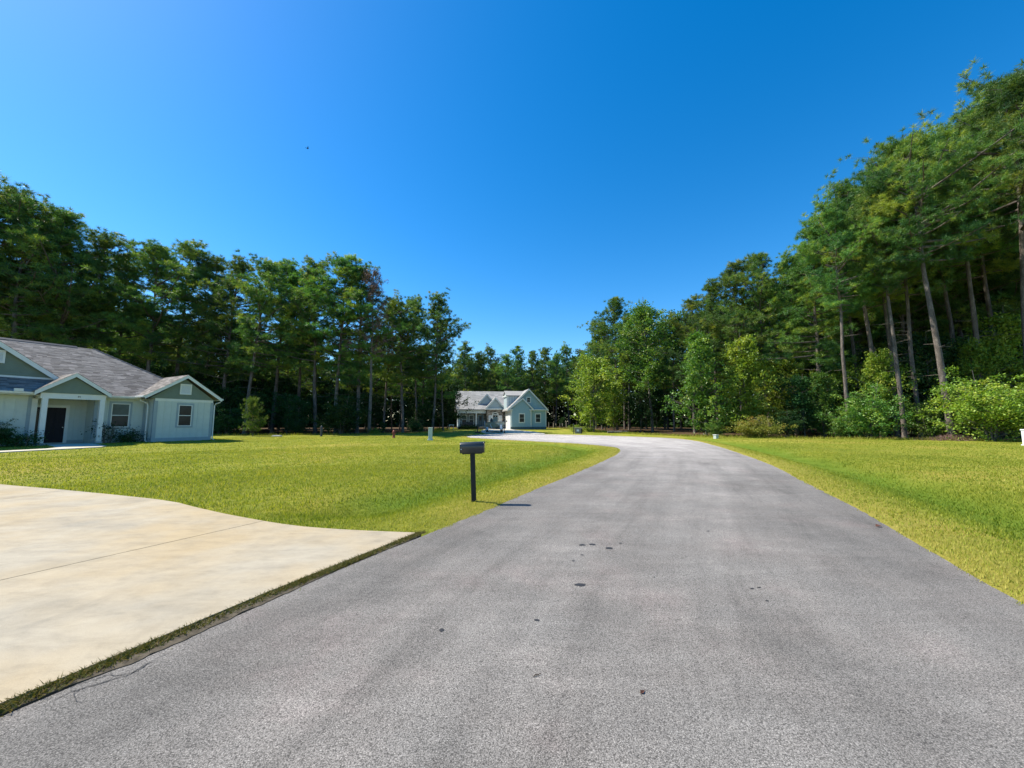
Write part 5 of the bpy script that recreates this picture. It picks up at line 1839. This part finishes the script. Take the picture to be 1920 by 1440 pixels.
# ------------------------------------------------------------------ grass
def grass_ring(rmin, rmax, dens, h, wd, seed):
    rng = np.random.RandomState(seed)
    area = (2 * rmax) * rmax * 1.2
    n = int(area * dens)
    x = rng.uniform(-rmax, rmax, n)
    y = rng.uniform(0.4, rmax, n)
    r = np.hypot(x, y)
    m = (r >= rmin) & (r < rmax) & (np.abs(x) < 1.55 * y + 1.5)
    P = np.stack([x[m], y[m]], 1)
    P = P[inside(P, LAWN)]
    dr = np.concatenate([sdf(P[i:i + 60000], road_poly) for i in range(0, len(P), 60000)]) if len(P) else np.zeros(0)
    dd = np.concatenate([sdf(P[i:i + 60000], drive_poly) for i in range(0, len(P), 60000)])
    edge = -0.01 + 0.03 * np.sin(P[:, 0] * 7.0 + P[:, 1] * 5) + 0.03 * np.sin(P[:, 0] * 2.3 - P[:, 1] * 1.9) + 0.025 * rng.randn(len(P))
    keep = (dr > 0.0 + edge) & (dd > 0.01 + 0.3 * edge) & ~((dd < 0.22) & (dr < 0.24))
    if rmax > 22:
        fp_ = np.array(pp)
        keep &= sdf(P, fp_) > 0.05
        # not inside the house
        q = P - HO[:2]
        lu = q @ np.array([math.cos(HA), math.sin(HA)])
        lv = q @ np.array([math.sin(HA), -math.cos(HA)])
        keep &= ~((lu < 3.6) & (lv < 0.4) & ((lu > -0.2) | (lv < -0.2)) & ((lv < 0.02) | (lu < -2)))
    P, dr = P[keep], dr[keep]
    z = np.where(dr < 0.02, 0.002, terrain(P))
    n = len(P)
    patch = 0.5 + 0.5 * np.sin(P[:, 0] * 1.3 + 2 * np.sin(P[:, 1] * 0.9)) * np.sin(P[:, 1] * 1.1 + np.sin(P[:, 0] * 0.7))
    dry = np.clip(1 - dr / 1.6, 0, 1)
    hh = h * (0.55 + 0.75 * rng.rand(n)) * (0.85 + 0.3 * patch) * (1 - 0.35 * dry)
    a = rng.rand(n) * 6.28
    lean = 0.25 + 0.6 * rng.rand(n)
    d = np.stack([np.cos(a) * lean, np.sin(a) * lean, np.ones(n)], 1)
    b = a + 1.57 + rng.randn(n) * 0.4
    r_ = np.stack([np.cos(b), np.sin(b), np.zeros(n)], 1) * (wd * (0.7 + 0.6 * rng.rand(n)))[:, None]
    c = np.column_stack([P, z - 0.004])
    V = np.stack([c - r_, c + r_, c + d * hh[:, None]], 1).reshape(-1, 3)
    wet = np.exp(-((dr - 2.3) / 0.8) ** 2)
    tint = np.clip(0.50 + 0.20 * rng.randn(n) + 0.22 * (patch - 0.5) + 0.22 * dry - 0.36 * wet, 0, 1)
    return V, np.repeat(tint, 3)


Vs, Ts = [], []
for args in ((2.5, 8.5, 1500, 0.050, 0.0045, 1), (8.5, 15, 620, 0.055, 0.008, 2), (15, 26, 230, 0.048, 0.012, 3), (26, 46, 60, 0.045, 0.018, 4)):
    V, T = grass_ring(*args)
    Vs.append(V)
    Ts.append(T)
V = np.vstack(Vs)
o = link('grass', np_mesh('grass', V, np.arange(len(V)).reshape(-1, 3), M['grass'], np.concatenate(Ts)))
tag(o, 'short mown yellow green grass blades covering the lawn', 'grass', None, 'stuff')
print('grass blades', len(V) // 3)

# weeds in the joint between drive and road
rng = np.random.RandomState(21)
E0 = spline(drive_edge[:-1], 0.05)
n = 26000
ii = rng.randint(0, len(E0), n)
clump = 0.5 + 0.5 * np.sin(ii * 0.23 + 2 * np.sin(ii * 0.071)) + 0.3 * rng.randn(n)
ii = ii[clump > 0.12]
n = len(ii)
off = -0.01 + 0.16 * rng.rand(n) ** 1.15
P = E0[ii] + np.stack([off * 0.9, off * 0.35], 1) + rng.randn(n, 2) * 0.02
m = (sdf(P, road_poly) > -0.05) & (sdf(P, drive_poly) > -0.005)
P = P[m]
n = len(P)
a = rng.rand(n) * 6.28
d = unit(np.stack([np.cos(a), np.sin(a), 0.35 + 0.9 * rng.rand(n)], 1))
V, F = tri_cards(np.column_stack([P, np.full(n, 0.006)]), d, 0.022 + 0.038 * rng.rand(n) ** 2, 0.0034, rng)
o = link('weeds', np_mesh('weeds', V, F, M['weeds'], np.repeat(rng.rand(n), 3)))
tag(o, 'low weeds and moss growing in the joint between drive and road', 'weeds', None, 'stuff')

# taller unmown grass and leaf litter plants where the lawn meets the wood
rng = np.random.RandomState(22)
W = LAWN[2:20]
seg = spline([tuple(p) for p in W], 0.3)
n = 26000
ii = rng.randint(0, len(seg), n)
P = seg[ii] + rng.randn(n, 2) * 0.5
z = terrain(P)
a = rng.rand(n) * 6.28
d = unit(np.stack([np.cos(a) * 0.5, np.sin(a) * 0.5, 1.0 + 0 * a], 1))
V, F = tri_cards(np.column_stack([P, z]), d, 0.10 + 0.30 * rng.rand(n) ** 2, 0.022, rng)
o = link('rough_grass', np_mesh('rough_grass', V, F, M['grass'], np.repeat(np.clip(rng.rand(n), 0, 1), 3)))
tag(o, 'uncut fringe of taller grass along the wood edges', 'grass', None, 'stuff')
